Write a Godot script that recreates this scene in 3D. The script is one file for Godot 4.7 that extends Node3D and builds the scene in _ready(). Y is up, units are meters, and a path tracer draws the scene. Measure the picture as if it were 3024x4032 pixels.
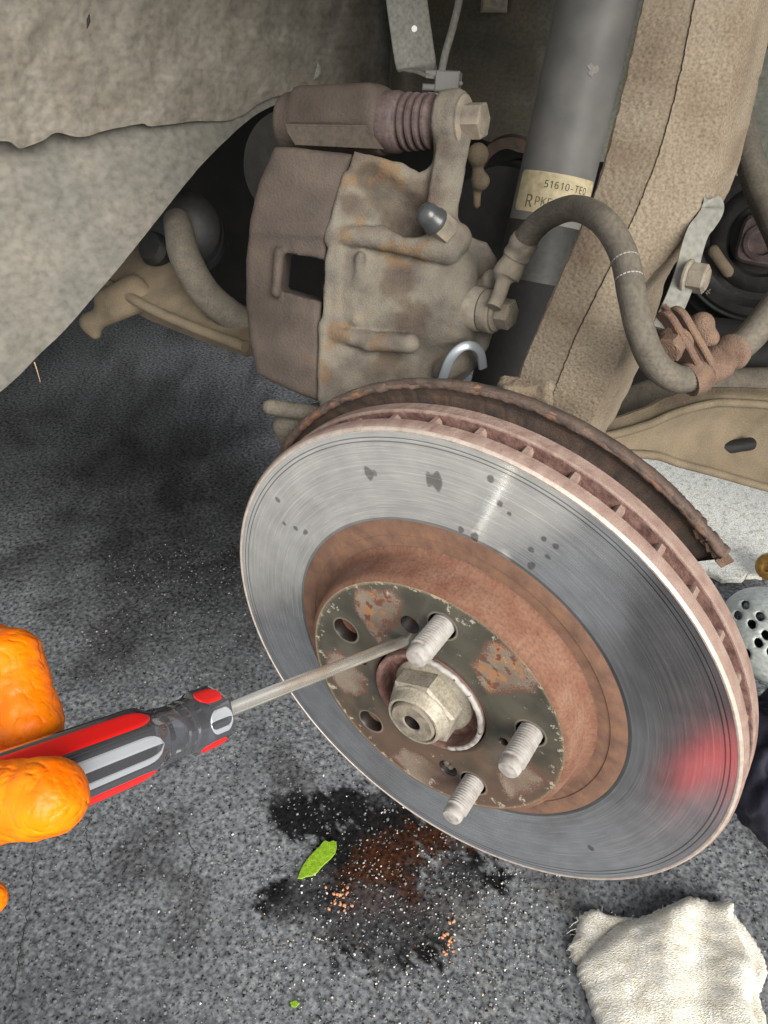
extends Node3D
# A brake rotor on a jacked-up car: the caliper hangs swung up behind it and a gloved hand loosens a screw in the hub.

const MM := 0.001
var inv := {}
var used := {}
var M := {}
var T := {}


class Shape:
	var v := PackedVector3Array()
	var c := PackedColorArray()
	var u := PackedVector2Array()
	var ix := PackedInt32Array()
	var gr := PackedInt32Array()
	var col := Color(1, 1, 1)
	var next := 1

	func p(at: Vector3, uv := Vector2.ZERO) -> int:
		v.append(at)
		u.append(uv)
		c.append(col)
		return v.size() - 1

	func tri(a: int, b: int, d: int, g := 0) -> void:
		if v[a].is_equal_approx(v[b]) or v[b].is_equal_approx(v[d]) or v[a].is_equal_approx(v[d]):
			return
		ix.append(a)
		ix.append(b)
		ix.append(d)
		gr.append(g)

	func quad(a: int, b: int, d: int, e: int, g := 0) -> void:
		tri(a, b, d, g)
		tri(a, d, e, g)

	func flip(t0: int) -> void:
		for t in range(t0, gr.size()):
			var k := ix[t * 3 + 1]
			ix[t * 3 + 1] = ix[t * 3 + 2]
			ix[t * 3 + 2] = k

	func solid(t0: int) -> void:
		var volume := 0.0
		if gr.size() == t0:
			return
		var o := v[ix[t0 * 3]]
		for t in range(t0, gr.size()):
			volume += (v[ix[t * 3]] - o).dot((v[ix[t * 3 + 1]] - o).cross(v[ix[t * 3 + 2]] - o))
		if volume > 0.0:
			flip(t0)

	func facing(t0: int, towards: Vector3) -> void:
		var sum := 0.0
		for t in range(t0, gr.size()):
			sum += (v[ix[t * 3 + 1]] - v[ix[t * 3]]).cross(v[ix[t * 3 + 2]] - v[ix[t * 3]]).dot(towards)
		if sum > 0.0:
			flip(t0)

	# profile of (radius, z) turned round the z axis of t
	func lathe(t: Transform3D, prof: Array, segs := 48, loop := false, wob := 0.0) -> void:
		var t0 := gr.size()
		var pr := prof.duplicate()
		if loop:
			pr.append(pr[0])
		var n := pr.size()
		var g := next
		var first := v.size()
		var length := 0.0
		for k in n:
			if k:
				length += (pr[k] - pr[k - 1]).length()
			for s in segs + 1:
				var a := TAU * (s % segs) / segs
				var r: float = pr[k].x * (1.0 + wob * sin(a * 3.0 + k) * sin(a * 7.0 + 1.3))
				p(t * Vector3(r * cos(a), r * sin(a), pr[k].y), Vector2(float(s) / segs, length))
		for k in n - 1:
			if k:
				var d0: Vector2 = (pr[k] - pr[k - 1]).normalized()
				var d1: Vector2 = (pr[k + 1] - pr[k]).normalized()
				if d0.dot(d1) < 0.8:
					g += 1
			for s in segs:
				var a := first + k * (segs + 1) + s
				quad(a, a + 1, a + segs + 2, a + segs + 1, g)
		next = g + 1
		solid(t0)

	func tube(path: PackedVector3Array, radii: Array, segs := 16, flutes := 0, cap := true) -> void:
		var t0 := gr.size()
		var first := v.size()
		var n := path.size()
		var x := Vector3.ZERO
		var along := 0.0
		for k in n:
			var d := (path[mini(k + 1, n - 1)] - path[maxi(k - 1, 0)]).normalized()
			if k == 0:
				x = d.cross(Vector3(0.3, 1, 0.2) if absf(d.y) < 0.9 else Vector3(1, 0.2, 0)).normalized()
			else:
				along += (path[k] - path[k - 1]).length()
			x = (x - d * d.dot(x)).normalized()
			var y := d.cross(x)
			var f := float(k) / (n - 1) * (radii.size() - 1)
			var i := mini(int(f), radii.size() - 1)
			var r: float = lerpf(radii[i], radii[mini(i + 1, radii.size() - 1)], f - i)
			for s in segs:
				var a := TAU * s / segs
				var rr := r * (1.0 + (0.085 * (s % 2) if flutes else 0.0))
				p(path[k] + x * rr * cos(a) + y * rr * sin(a), Vector2(float(s) / segs, along))
		for k in n - 1:
			for s in segs:
				var a := first + k * segs + s
				var b := first + k * segs + (s + 1) % segs
				quad(a, b, b + segs, a + segs, next)
		if cap:
			for e in [0, n - 1]:
				var m := p(path[e])
				for s in segs:
					tri(m, first + e * segs + (s + (1 if e == 0 else 0)) % segs, first + e * segs + (s + (0 if e == 0 else 1)) % segs, next + 1)
		next += 2
		solid(t0)

	# an outline with thickness from z0 to z1 of t, its edges bevelled
	func slab(t: Transform3D, outline: Array, z0: float, z1: float, bevel := 0.0, turned := 0.75) -> void:
		var t0 := gr.size()
		var o := PackedVector2Array(outline)
		var n := o.size()
		if Geometry2D.is_polygon_clockwise(o):
			o.reverse()
		var inset := PackedVector2Array()
		for k in n:
			var d0 := (o[k] - o[(k + n - 1) % n]).normalized()
			var d1 := (o[(k + 1) % n] - o[k]).normalized()
			var m := (Vector2(-d0.y, d0.x) + Vector2(-d1.y, d1.x))
			m = m / maxf(m.length_squared(), 0.5) * 2.0
			inset.append(o[k] + m * bevel)
		var rings := [[inset, z0], [o, z0 + bevel], [o, z1 - bevel], [inset, z1]]
		if bevel <= 0.0:
			rings = [[o, z0], [o, z1]]
		var first := v.size()
		for r in rings:
			for k in n:
				p(t * Vector3(r[0][k].x, r[0][k].y, r[1]), r[0][k])
		for j in rings.size() - 1:
			var g := next
			for k in n:
				var d0 := (o[k] - o[(k + n - 1) % n]).normalized()
				var d1 := (o[(k + 1) % n] - o[k]).normalized()
				if d0.dot(d1) < turned:
					g += 1
				var a := first + j * n + k
				var b := first + j * n + (k + 1) % n
				quad(a, b, b + n, a + n, g)
			next = g + 1
		var cut := Geometry2D.triangulate_polygon(rings[0][0])
		var top := first + (rings.size() - 1) * n
		for k in range(0, cut.size(), 3):
			tri(first + cut[k], first + cut[k + 2], first + cut[k + 1], next)
			tri(top + cut[k], top + cut[k + 1], top + cut[k + 2], next + 1)
		next += 2
		solid(t0)

	func box(t: Transform3D, s: Vector3, bevel := 0.0) -> void:
		var h := s / 2.0
		slab(t, [Vector2(-h.x, -h.y), Vector2(h.x, -h.y), Vector2(h.x, h.y), Vector2(-h.x, h.y)], -h.z, h.z, bevel)

	func ball(t: Transform3D, r: Vector3, segs := 12) -> void:
		var prof := []
		for k in segs / 2 + 1:
			var a := PI * k / (segs / 2) - PI / 2
			prof.append(Vector2(cos(a) if k and k < segs / 2 else 0.0, sin(a)))
		lathe(t * Transform3D(Basis().scaled(r), Vector3.ZERO), prof, segs)

	# rings of equally many points joined into a body; sharp lists the columns at which an edge stays crisp
	func loft(rings: Array, closed := true, sharp := [], cap := true) -> void:
		var t0 := gr.size()
		var first := v.size()
		var n: int = rings[0].size()
		for k in rings.size():
			for s in n:
				p(rings[k][s], Vector2(float(s) / n, float(k) / rings.size()))
		for k in rings.size() - 1:
			var g := next
			for s in (n if closed else n - 1):
				if s in sharp:
					g += 1
				var a := first + k * n + s
				var b := first + k * n + (s + 1) % n
				quad(a, b, b + n, a + n, g)
		next += sharp.size() + 1
		if cap and closed:
			for e in [0, rings.size() - 1]:
				var m := Vector3.ZERO
				for q in rings[e]:
					m += q / n
				var mid := p(m)
				for s in n:
					var a: int = first + e * n + s
					var b: int = first + e * n + (s + 1) % n
					if e == 0:
						tri(mid, b, a, next)
					else:
						tri(mid, a, b, next)
				next += 1
			solid(t0)

	# the surface f = 0 of a distance field, as surface nets on a grid; only blocks near the surface are looked at
	func nets(t: Transform3D, f: Callable, lo: Vector3, hi: Vector3, cell: float, tint: Variant = null) -> void:
		var t0 := gr.size()
		var n := Vector3i(((hi - lo) / cell).ceil()) + Vector3i.ONE * 2
		n = Vector3i((n.x + 3) / 4 * 4, (n.y + 3) / 4 * 4, (n.z + 3) / 4 * 4)
		var m := n + Vector3i.ONE
		var val := PackedFloat32Array()
		val.resize(m.x * m.y * m.z)
		val.fill(1e9)
		var blocks := []
		var reach := cell * 4.0 * 0.87 * 1.35 + cell
		for bx in n.x / 4:
			for by in n.y / 4:
				for bz in n.z / 4:
					var d: float = f.call(lo + Vector3(bx * 4 + 2, by * 4 + 2, bz * 4 + 2) * cell)
					var near := absf(d) < reach
					if near:
						blocks.append(Vector3i(bx, by, bz) * 4)
					for i in 5:
						for j in 5:
							for k in 5:
								var at := ((bx * 4 + i) * m.y + by * 4 + j) * m.z + bz * 4 + k
								if near:
									if absf(val[at]) > 9e8:
										val[at] = f.call(lo + Vector3(bx * 4 + i, by * 4 + j, bz * 4 + k) * cell)
								elif val[at] > 9e8:
									val[at] = 1e9 if d > 0.0 else -1e9
		var id := {}
		for b in blocks:
			for i in 4:
				for j in 4:
					for k in 4:
						var x: int = b.x + i
						var y: int = b.y + j
						var z: int = b.z + k
						var sum := Vector3.ZERO
						var hits := 0
						for e in 12:
							var ax := e >> 2
							var s := e & 1
							var q := (e >> 1) & 1
							var o := Vector3i(0, s, q) if ax == 0 else Vector3i(s, 0, q) if ax == 1 else Vector3i(s, q, 0)
							var w := o
							w[ax] = 1
							var d0 := val[((x + o.x) * m.y + y + o.y) * m.z + z + o.z]
							var d1 := val[((x + w.x) * m.y + y + w.y) * m.z + z + w.z]
							if (d0 < 0.0) != (d1 < 0.0):
								sum += Vector3(o).lerp(Vector3(w), clampf(d0 / (d0 - d1), 0.0, 1.0))
								hits += 1
						if hits:
							var at := lo + (Vector3(x, y, z) + sum / hits) * cell
							if tint != null:
								col = tint.call(at)
							id[(x * m.y + y) * m.z + z] = p(t * at)
		for b in blocks:
			for i in 4:
				for j in 4:
					for k in 4:
						var x: int = b.x + i
						var y: int = b.y + j
						var z: int = b.z + k
						var a := (x * m.y + y) * m.z + z
						for ax in 3:
							var step: int = [m.y * m.z, m.z, 1][ax]
							if (val[a] < 0.0) == (val[a + step] < 0.0):
								continue
							var s1: int = [m.z, 1, m.y * m.z][ax]
							var s2: int = [1, m.y * m.z, m.z][ax]
							var q0: int = id.get(a, -1)
							var q1: int = id.get(a - s1, -1)
							var q2: int = id.get(a - s1 - s2, -1)
							var q3: int = id.get(a - s2, -1)
							if q0 < 0 or q1 < 0 or q2 < 0 or q3 < 0:
								continue
							if val[a] < 0.0:
								quad(q0, q1, q2, q3, next)
							else:
								quad(q0, q3, q2, q1, next)
		col = Color(1, 1, 1)
		next += 1
		solid(t0)


func numbered(called: String, parent: Node) -> String:
	var key := str(parent.get_instance_id()) + called
	used[key] = used.get(key, -1) + 1
	return called if used[key] == 0 else "%s_%03d" % [called, used[key]]


func obj(called: String, s: Shape, m: Material, parent: Node3D = self) -> MeshInstance3D:
	var shift: Vector3 = inv.get(parent, Vector3.ZERO)
	var o := MeshInstance3D.new()
	o.name = numbered(called, parent)
	if parent == self and s.v.size():
		var lo := s.v[0]
		var hi := s.v[0]
		for q in s.v:
			lo = lo.min(q)
			hi = hi.max(q)
		shift = Vector3((lo.x + hi.x) / 2, lo.y, (lo.z + hi.z) / 2)
		o.position = shift
	var st := SurfaceTool.new()
	st.begin(Mesh.PRIMITIVE_TRIANGLES)
	for t in s.gr.size():
		st.set_smooth_group(s.gr[t])
		for k in 3:
			var i := s.ix[t * 3 + k]
			st.set_color(s.c[i])
			st.set_uv(s.u[i])
			st.add_vertex(s.v[i] - shift)
	st.index()
	st.generate_normals()
	st.set_material(m)
	o.mesh = st.commit()
	inv[o] = shift
	parent.add_child(o, true)
	return o


func thing(called: String, label: String, category: String, at: Transform3D, local := false, group := "") -> Node3D:
	var o := Node3D.new()
	o.name = numbered(called, self)
	add_child(o, true)
	o.transform = at
	inv[o] = Vector3.ZERO if local else at.origin
	return tag(o, label, category, group)


func tag(o: Node3D, label: String, category: String, group := "") -> Node3D:
	o.set_meta("label", label)
	o.set_meta("category", category)
	if group:
		o.set_meta("group", group)
	return o


func kind(o: Node3D, k: String) -> Node3D:
	o.set_meta("kind", k)
	return o


func at(p: Vector3) -> Transform3D:
	return Transform3D(Basis(), p)


# a frame at p whose z axis points along d, in millimetres when asked
func along(p: Vector3, d: Vector3, unit := 1.0, hint := Vector3.UP) -> Transform3D:
	var z := d.normalized()
	if absf(z.dot(hint)) > 0.98:
		hint = Vector3(0.9, 0.1, 0.3)
	var x := hint.cross(z).normalized()
	return Transform3D(Basis(x, z.cross(x), z) * Basis().scaled(Vector3.ONE * unit), p)


func mm() -> Transform3D:
	return Transform3D(Basis().scaled(Vector3.ONE * MM), Vector3.ZERO)


func spline(a: Array, per := 8) -> PackedVector3Array:
	var out := PackedVector3Array()
	var n := a.size()
	for k in n - 1:
		for s in per:
			out.append(a[k].cubic_interpolate(a[k + 1], a[maxi(k - 1, 0)], a[mini(k + 2, n - 1)], float(s) / per))
	out.append(a[n - 1])
	return out


func noise(seed_: int, freq: float, octaves := 4, type := FastNoiseLite.TYPE_SIMPLEX_SMOOTH) -> FastNoiseLite:
	var n := FastNoiseLite.new()
	n.seed = seed_
	n.noise_type = type
	n.frequency = freq
	n.fractal_octaves = octaves
	if octaves == 1:
		n.fractal_type = FastNoiseLite.FRACTAL_NONE
	return n


# a seamless noise picture; stops are [offset, colour] pairs
func pattern(n: FastNoiseLite, stops: Array, size := 512) -> NoiseTexture2D:
	var g := Gradient.new()
	var off := PackedFloat32Array()
	var cols := PackedColorArray()
	for s in stops:
		off.append(s[0])
		cols.append(s[1])
	g.offsets = off
	g.colors = cols
	var t := NoiseTexture2D.new()
	t.width = size
	t.height = size
	t.seamless = true
	t.generate_mipmaps = false
	t.noise = n
	t.color_ramp = g
	return t


func rgb(r: float, g: float, b: float) -> Color:
	return Color(r / 255.0, g / 255.0, b / 255.0)


# rough, dusty surfaces: a patchy colour in the thing's own axes, a fine speckle over it and a grainy relief
func skin(called: String, stops: Array, seed_: int, scale := 7.0, rough := 0.85, relief := 0.06, fine := "speck", fine_scale := 14.0, freq := 0.012, metal := 0.0) -> StandardMaterial3D:
	var m := StandardMaterial3D.new()
	m.resource_name = called
	m.albedo_texture = pattern(noise(seed_, freq, 5), stops)
	m.uv1_triplanar = true
	m.uv1_scale = Vector3.ONE * scale
	m.roughness = rough
	m.metallic = metal
	if relief > 0.0:
		m.heightmap_enabled = true
		m.heightmap_texture = T["lumps"]
		m.heightmap_scale = relief
	if fine:
		m.detail_enabled = true
		m.detail_albedo = T[fine]
		m.detail_blend_mode = BaseMaterial3D.BLEND_MODE_MUL
		m.detail_uv_layer = BaseMaterial3D.DETAIL_UV_2
		m.uv2_triplanar = true
		m.uv2_scale = Vector3.ONE * fine_scale
	M[called] = m
	return m


func plain(called: String, c: Color, rough: float, metal := 0.0) -> StandardMaterial3D:
	var m := StandardMaterial3D.new()
	m.resource_name = called
	m.albedo_color = c
	m.roughness = rough
	m.metallic = metal
	M[called] = m
	return m


func smin(a: float, b: float, k: float) -> float:
	var h := maxf(k - absf(a - b), 0.0) / k
	return minf(a, b) - h * h * k * 0.25


func capsule(p: Vector3, a: Vector3, b: Vector3, ra: float, rb: float) -> float:
	var ba := b - a
	var h := clampf((p - a).dot(ba) / ba.length_squared(), 0.0, 1.0)
	return (p - a - ba * h).length() - lerpf(ra, rb, h)


func rbox(p: Vector3, half: Vector3, r: float) -> float:
	var q := p.abs() - half + Vector3.ONE * r
	return q.max(Vector3.ZERO).length() + minf(maxf(q.x, maxf(q.y, q.z)), 0.0) - r


func poly(p: Vector2, o: PackedVector2Array) -> float:
	var d := 1e9
	var inside := false
	var n := o.size()
	var j := n - 1
	for i in n:
		var e := o[j] - o[i]
		var w := p - o[i]
		d = minf(d, (w - e * clampf(w.dot(e) / e.length_squared(), 0.0, 1.0)).length_squared())
		if (o[i].y > p.y) != (o[j].y > p.y) and p.x < (o[j].x - o[i].x) * (p.y - o[i].y) / (o[j].y - o[i].y) + o[i].x:
			inside = not inside
		j = i
	return -sqrt(d) if inside else sqrt(d)


func prism(d2: float, z: float, z0: float, z1: float, r: float) -> float:
	var q := Vector2(d2 + r, maxf(z0 - z, z - z1) + r)
	return minf(maxf(q.x, q.y), 0.0) + q.max(Vector2.ZERO).length() - r


# a hexagon head with its flange, along z of t (millimetres)
func hex_bolt(parent: Node3D, m: Material, t: Transform3D, across: float, height: float, flange: float, called := "bolt") -> MeshInstance3D:
	var s := Shape.new()
	var hexa := []
	for k in 6:
		hexa.append(Vector2.from_angle(TAU * k / 6 + 0.3) * across / sqrt(3.0))
	s.lathe(t, [Vector2(0, 0), Vector2(flange * 0.98, 0), Vector2(flange, 0.4), Vector2(flange, 1.0), Vector2(flange * 0.9, 1.7), Vector2(0, 1.8)], 32)
	s.slab(t, hexa, 1.2, height, 0.7, 0.9)
	s.lathe(t, [Vector2(0, height - 0.6), Vector2(across * 0.44, height - 0.6), Vector2(across * 0.42, height + 0.25), Vector2(across * 0.2, height + 0.35), Vector2(0, height + 0.2)], 24)
	return obj(called, s, m, parent)


func _ready() -> void:
	view()
	materials()
	ground()
	arch()
	underside()
	suspension()
	knuckle()
	shield()
	rotor()
	wheel_hub()
	carrier()
	caliper()
	hose()
	right_side()
	screwdriver()
	glove()
	photographer()
	floor_things()


func view() -> void:
	var cam := Camera3D.new()
	cam.name = "camera"
	cam.position = Vector3(0.0000, 0.7450, 0.0000)
	cam.rotation_degrees = Vector3(-36.7100, 0, 0)
	cam.fov = 67.8528
	cam.near = 0.02
	cam.far = 200.0
	add_child(cam)
	var env := Environment.new()
	var sky := Sky.new()
	var air := ProceduralSkyMaterial.new()
	air.sky_top_color = Color(0.84, 0.85, 0.87)
	air.sky_horizon_color = Color(0.86, 0.87, 0.88)
	air.ground_bottom_color = Color(0.25, 0.25, 0.25)
	air.ground_horizon_color = Color(0.6, 0.6, 0.6)
	air.sky_curve = 0.2
	sky.sky_material = air
	env.background_mode = Environment.BG_SKY
	env.sky = sky
	env.background_energy_multiplier = 0.58
	env.tonemap_mode = Environment.TONE_MAPPER_LINEAR
	env.tonemap_exposure = 1.95
	env.sdfgi_enabled = true
	env.ssao_enabled = true
	env.ssil_enabled = true
	var world := WorldEnvironment.new()
	world.name = "world"
	world.environment = env
	add_child(world)
	var sun := DirectionalLight3D.new()
	sun.name = "sun"
	sun.light_color = Color(1.0, 0.98, 0.95)
	sun.light_energy = 1.15
	sun.light_angular_distance = 42.0
	sun.shadow_enabled = true
	sun.basis = Basis.looking_at(Vector3(-0.35, -0.45, -0.82))
	add_child(sun)


func materials() -> void:
	var white := Color.WHITE
	T["lumps"] = pattern(noise(3, 0.03, 5), [[0.0, Color.BLACK], [1.0, white]])
	T["pits"] = pattern(noise(5, 0.05, 3), [[0.0, Color.BLACK], [0.35, Color(0.6, 0.6, 0.6)], [1.0, white]])
	T["speck"] = pattern(noise(4, 0.16, 3), [[0.0, rgb(128, 120, 112)], [0.3, rgb(196, 190, 184)], [0.5, rgb(228, 225, 221)], [0.68, rgb(243, 241, 238)], [1.0, white]])
	T["sand"] = pattern(noise(6, 0.2, 4), [[0.0, Color.BLACK], [1.0, white]])
	var ridges := noise(7, 0.03, 4)
	ridges.fractal_type = FastNoiseLite.FRACTAL_RIDGED
	T["creases"] = pattern(ridges, [[0.0, white], [0.6, Color(0.7, 0.7, 0.7)], [1.0, Color.BLACK]])
	T["grime"] = pattern(noise(9, 0.028, 7), [[0.0, rgb(156, 149, 142)], [0.34, rgb(208, 204, 199)], [0.5, rgb(230, 228, 224)], [0.7, rgb(244, 243, 240)], [1.0, white]], 1024)
	T["soft"] = pattern(noise(8, 0.03, 4), [[0.0, rgb(170, 170, 170)], [0.5, rgb(225, 225, 225)], [1.0, white]])
	skin("dusty_cast", [[0.0, rgb(89, 81, 75)], [0.3, rgb(110, 104, 98)], [0.5, rgb(124, 118, 110)], [0.7, rgb(131, 127, 118)], [0.88, rgb(137, 127, 113)], [1.0, rgb(145, 134, 113)]], 11, 7.0, 0.9, 0.035).vertex_color_use_as_albedo = true
	skin("brown_cast", [[0.0, rgb(50, 43, 37)], [0.35, rgb(66, 57, 51)], [0.55, rgb(73, 64, 58)], [0.75, rgb(80, 71, 64)], [0.92, rgb(89, 72, 56)], [1.0, rgb(102, 79, 56)]], 12, 5.0, 0.8, 0.03).vertex_color_use_as_albedo = true
	skin("rusty_knuckle", [[0.0, rgb(104, 89, 76)], [0.3, rgb(127, 113, 97)], [0.5, rgb(141, 130, 113)], [0.7, rgb(149, 139, 123)], [1.0, rgb(159, 148, 132)]], 13, 4.0, 0.95, 0.07, "speck", 9.0)
	skin("dusty_metal", [[0.0, rgb(100, 93, 83)], [0.4, rgb(124, 118, 109)], [0.6, rgb(140, 134, 122)], [0.8, rgb(149, 141, 125)], [1.0, rgb(136, 113, 89)]], 14, 16.0, 0.8, 0.02, "speck", 26.0)
	skin("flaky_rust", [[0.0, rgb(71, 52, 44)], [0.3, rgb(100, 78, 66)], [0.5, rgb(115, 95, 83)], [0.7, rgb(127, 107, 93)], [0.88, rgb(141, 107, 78)], [1.0, rgb(156, 117, 79)]], 15, 12.0, 0.95, 0.06, "speck", 20.0)
	skin("rim_rust", [[0.0, rgb(64, 54, 50)], [0.35, rgb(92, 78, 72)], [0.6, rgb(110, 94, 86)], [0.8, rgb(134, 98, 76)], [1.0, rgb(168, 116, 78)]], 65, 10.0, 0.95, 0.06, "speck", 18.0)
	skin("shield_steel", [[0.0, rgb(64, 54, 50)], [0.5, rgb(88, 76, 70)], [0.8, rgb(104, 84, 72)], [1.0, rgb(130, 90, 64)]], 16, 9.0, 0.8, 0.03)
	skin("pink_rust", [[0.0, rgb(125, 101, 94)], [0.35, rgb(147, 124, 117)], [0.6, rgb(157, 137, 129)], [0.85, rgb(165, 148, 137)], [1.0, rgb(171, 146, 124)]], 17, 16.0, 0.95, 0.03, "speck", 24.0)
	skin("dark_rust", [[0.0, rgb(84, 58, 54)], [0.5, rgb(122, 92, 86)], [1.0, rgb(150, 120, 110)]], 18, 16.0, 0.95, 0.04, "speck", 24.0)
	skin("hat_rust", [[0.0, rgb(105, 65, 47)], [0.3, rgb(119, 80, 63)], [0.55, rgb(127, 92, 74)], [0.8, rgb(133, 101, 83)], [1.0, rgb(135, 111, 88)]], 19, 8.0, 0.95, 0.03, "soft", 30.0)
	skin("ring_rust", [[0.0, rgb(103, 77, 64)], [0.4, rgb(119, 91, 77)], [0.7, rgb(129, 99, 81)], [1.0, rgb(144, 105, 79)]], 20, 12.0, 0.95, 0.02, "speck", 30.0)
	skin("grey_panel", [[0.0, rgb(108, 110, 101)], [0.5, rgb(137, 139, 129)], [0.8, rgb(152, 150, 135)], [1.0, rgb(162, 153, 133)]], 21, 3.0, 0.75, 0.02, "soft", 16.0).vertex_color_use_as_albedo = true
	skin("felt_liner", [[0.0, rgb(109, 103, 95)], [0.3, rgb(130, 124, 112)], [0.55, rgb(142, 137, 126)], [0.8, rgb(151, 146, 136)], [1.0, rgb(165, 159, 145)]], 22, 3.0, 0.85, 0.09, "soft", 9.0, 0.02).vertex_color_use_as_albedo = true
	skin("smooth_liner", [[0.0, rgb(109, 109, 101)], [0.4, rgb(124, 122, 115)], [0.7, rgb(132, 128, 119)], [1.0, rgb(142, 136, 125)]], 23, 2.6, 0.9, 0.03, "soft", 8.0)
	skin("grey_tube", [[0.0, rgb(104, 104, 101)], [0.5, rgb(121, 120, 118)], [0.85, rgb(131, 128, 125)], [1.0, rgb(141, 136, 128)]], 24, 5.0, 0.42, 0.01, "", 14.0)
	skin("dusty_rubber", [[0.0, rgb(82, 77, 69)], [0.5, rgb(101, 95, 85)], [1.0, rgb(117, 109, 96)]], 25, 12.0, 0.85, 0.0, "soft", 30.0)
	skin("black_rubber", [[0.0, rgb(25, 25, 25)], [0.6, rgb(37, 37, 36)], [1.0, rgb(57, 55, 52)]], 26, 8.0, 0.6, 0.0, "soft", 20.0)
	skin("dirty_black", [[0.0, rgb(14, 13, 13)], [0.6, rgb(24, 23, 22)], [1.0, rgb(42, 37, 32)]], 27, 3.0, 0.8, 0.05, "soft", 12.0)
	skin("boot_rubber", [[0.0, rgb(70, 58, 56)], [0.6, rgb(94, 80, 78)], [1.0, rgb(116, 100, 94)]], 28, 12.0, 0.65, 0.0, "soft", 30.0)
	skin("tan_arm", [[0.0, rgb(93, 83, 69)], [0.4, rgb(117, 107, 90)], [0.7, rgb(130, 118, 99)], [1.0, rgb(137, 120, 96)]], 29, 5.0, 0.9, 0.04, "speck", 14.0)
	skin("grey_strip", [[0.0, rgb(119, 119, 112)], [0.5, rgb(137, 137, 130)], [1.0, rgb(147, 146, 136)]], 30, 8.0, 0.7, 0.01, "soft", 20.0)
	skin("chalky_thread", [[0.0, rgb(106, 94, 88)], [0.3, rgb(140, 135, 131)], [0.6, rgb(156, 153, 149)], [1.0, rgb(169, 168, 165)]], 31, 25.0, 0.7, 0.0, "", 60.0)
	skin("nut_metal", [[0.0, rgb(142, 131, 113)], [0.4, rgb(167, 160, 144)], [0.75, rgb(180, 174, 160)], [1.0, rgb(171, 151, 122)]], 32, 18.0, 0.55, 0.01, "soft", 40.0, 0.012, 0.25)
	skin("terry_cloth", [[0.0, rgb(225, 216, 194)], [0.3, rgb(241, 236, 222)], [0.6, rgb(250, 247, 237)], [1.0, rgb(254, 253, 247)]], 33, 7.0, 1.0, 0.12, "soft", 20.0)
	M["terry_cloth"].uv1_scale = Vector3.ONE * 7.0
	skin("glove_skin", [[0.0, rgb(236, 98, 0)], [0.45, rgb(239, 114, 0)], [0.68, rgb(237, 129, 0)], [0.84, rgb(219, 114, 35)], [1.0, rgb(188, 109, 61)]], 34, 8.0, 0.42, 0.05, "", 1.0, 0.012)
	M["glove_skin"].subsurf_scatter_enabled = true
	M["glove_skin"].subsurf_scatter_strength = 0.05
	M["glove_skin"].roughness = 0.44
	M["glove_skin"].metallic_specular = 0.35
	skin("shaft_steel", [[0.0, rgb(176, 156, 116)], [0.16, rgb(214, 206, 188)], [0.5, rgb(230, 228, 220)], [1.0, rgb(238, 237, 232)]], 35, 8.0, 0.27, 0.0, "", 40.0, 0.008, 0.85)
	skin("navy_cloth", [[0.0, rgb(24, 23, 36)], [0.6, rgb(34, 32, 52)], [1.0, rgb(46, 44, 62)]], 36, 8.0, 0.8, 0.05, "soft", 20.0)
	skin("white_plastic", [[0.0, rgb(186, 194, 190)], [1.0, rgb(214, 220, 216)]], 37, 4.0, 0.5, 0.0, "soft", 10.0)
	skin("leaf_green", [[0.0, rgb(120, 160, 26)], [0.5, rgb(146, 190, 40)], [1.0, rgb(176, 206, 70)]], 38, 30.0, 0.5, 0.02, "soft", 60.0)
	skin("brass", [[0.0, rgb(150, 112, 52)], [1.0, rgb(206, 166, 92)]], 39, 20.0, 0.4, 0.0, "soft", 40.0, 0.012, 0.5)
	M["terry_cloth"].heightmap_texture = T["sand"]
	M["grey_tube"].roughness = 0.56
	for called in ["dusty_cast", "brown_cast"]:
		M[called].uv2_scale = Vector3.ONE * 22.0
		M[called].heightmap_scale = 0.045
	for called in ["rusty_knuckle", "dusty_cast", "brown_cast", "tan_arm", "flaky_rust"]:
		M[called].heightmap_texture = T["sand"]
	M["glove_skin"].heightmap_texture = T["creases"]
	M["glove_skin"].heightmap_scale = 0.07
	skin("clip_steel", [[0.0, rgb(56, 47, 39)], [0.5, rgb(68, 59, 49)], [1.0, rgb(78, 67, 54)]], 66, 12.0, 0.75, 0.01, "soft", 20.0)
	plain("cap_rubber", rgb(58, 61, 62), 0.3)
	plain("black_gloss", Color(0.47, 0.48, 0.51), 0.1, 0.75)
	M["black_gloss"].clearcoat_enabled = true
	M["black_gloss"].clearcoat = 1.0
	M["black_gloss"].clearcoat_roughness = 0.05
	M["black_gloss"].metallic_specular = 0.8
	plain("glint_grey", Color(0.8, 0.82, 0.85), 0.14, 0.55)
	plain("red_canvas", rgb(196, 22, 30), 0.7)
	skin("shadow_crack_grey", [[0.0, rgb(52, 52, 50)], [0.6, rgb(66, 67, 64)], [1.0, rgb(82, 78, 72)]], 67, 6.0, 0.6, 0.01, "soft", 14.0)
	plain("red_inlay", rgb(236, 28, 26), 0.35)
	plain("sticker", rgb(206, 192, 156), 0.7)
	M["sticker"].albedo_color = Color.WHITE
	M["sticker"].albedo_texture = pattern(noise(60, 0.02, 4), [[0.0, rgb(160, 142, 104)], [0.3, rgb(196, 182, 146)], [0.7, rgb(214, 202, 168)], [1.0, rgb(222, 212, 184)]])
	M["sticker"].uv1_triplanar = true
	M["sticker"].uv1_scale = Vector3.ONE * 14.0
	skin("worn_edge", [[0.0, rgb(176, 160, 150)], [0.5, rgb(206, 196, 188)], [1.0, rgb(224, 216, 208)]], 61, 20.0, 0.5, 0.02, "speck", 30.0, 0.012, 0.3)
	plain("ink", rgb(52, 48, 40), 0.8)
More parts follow.
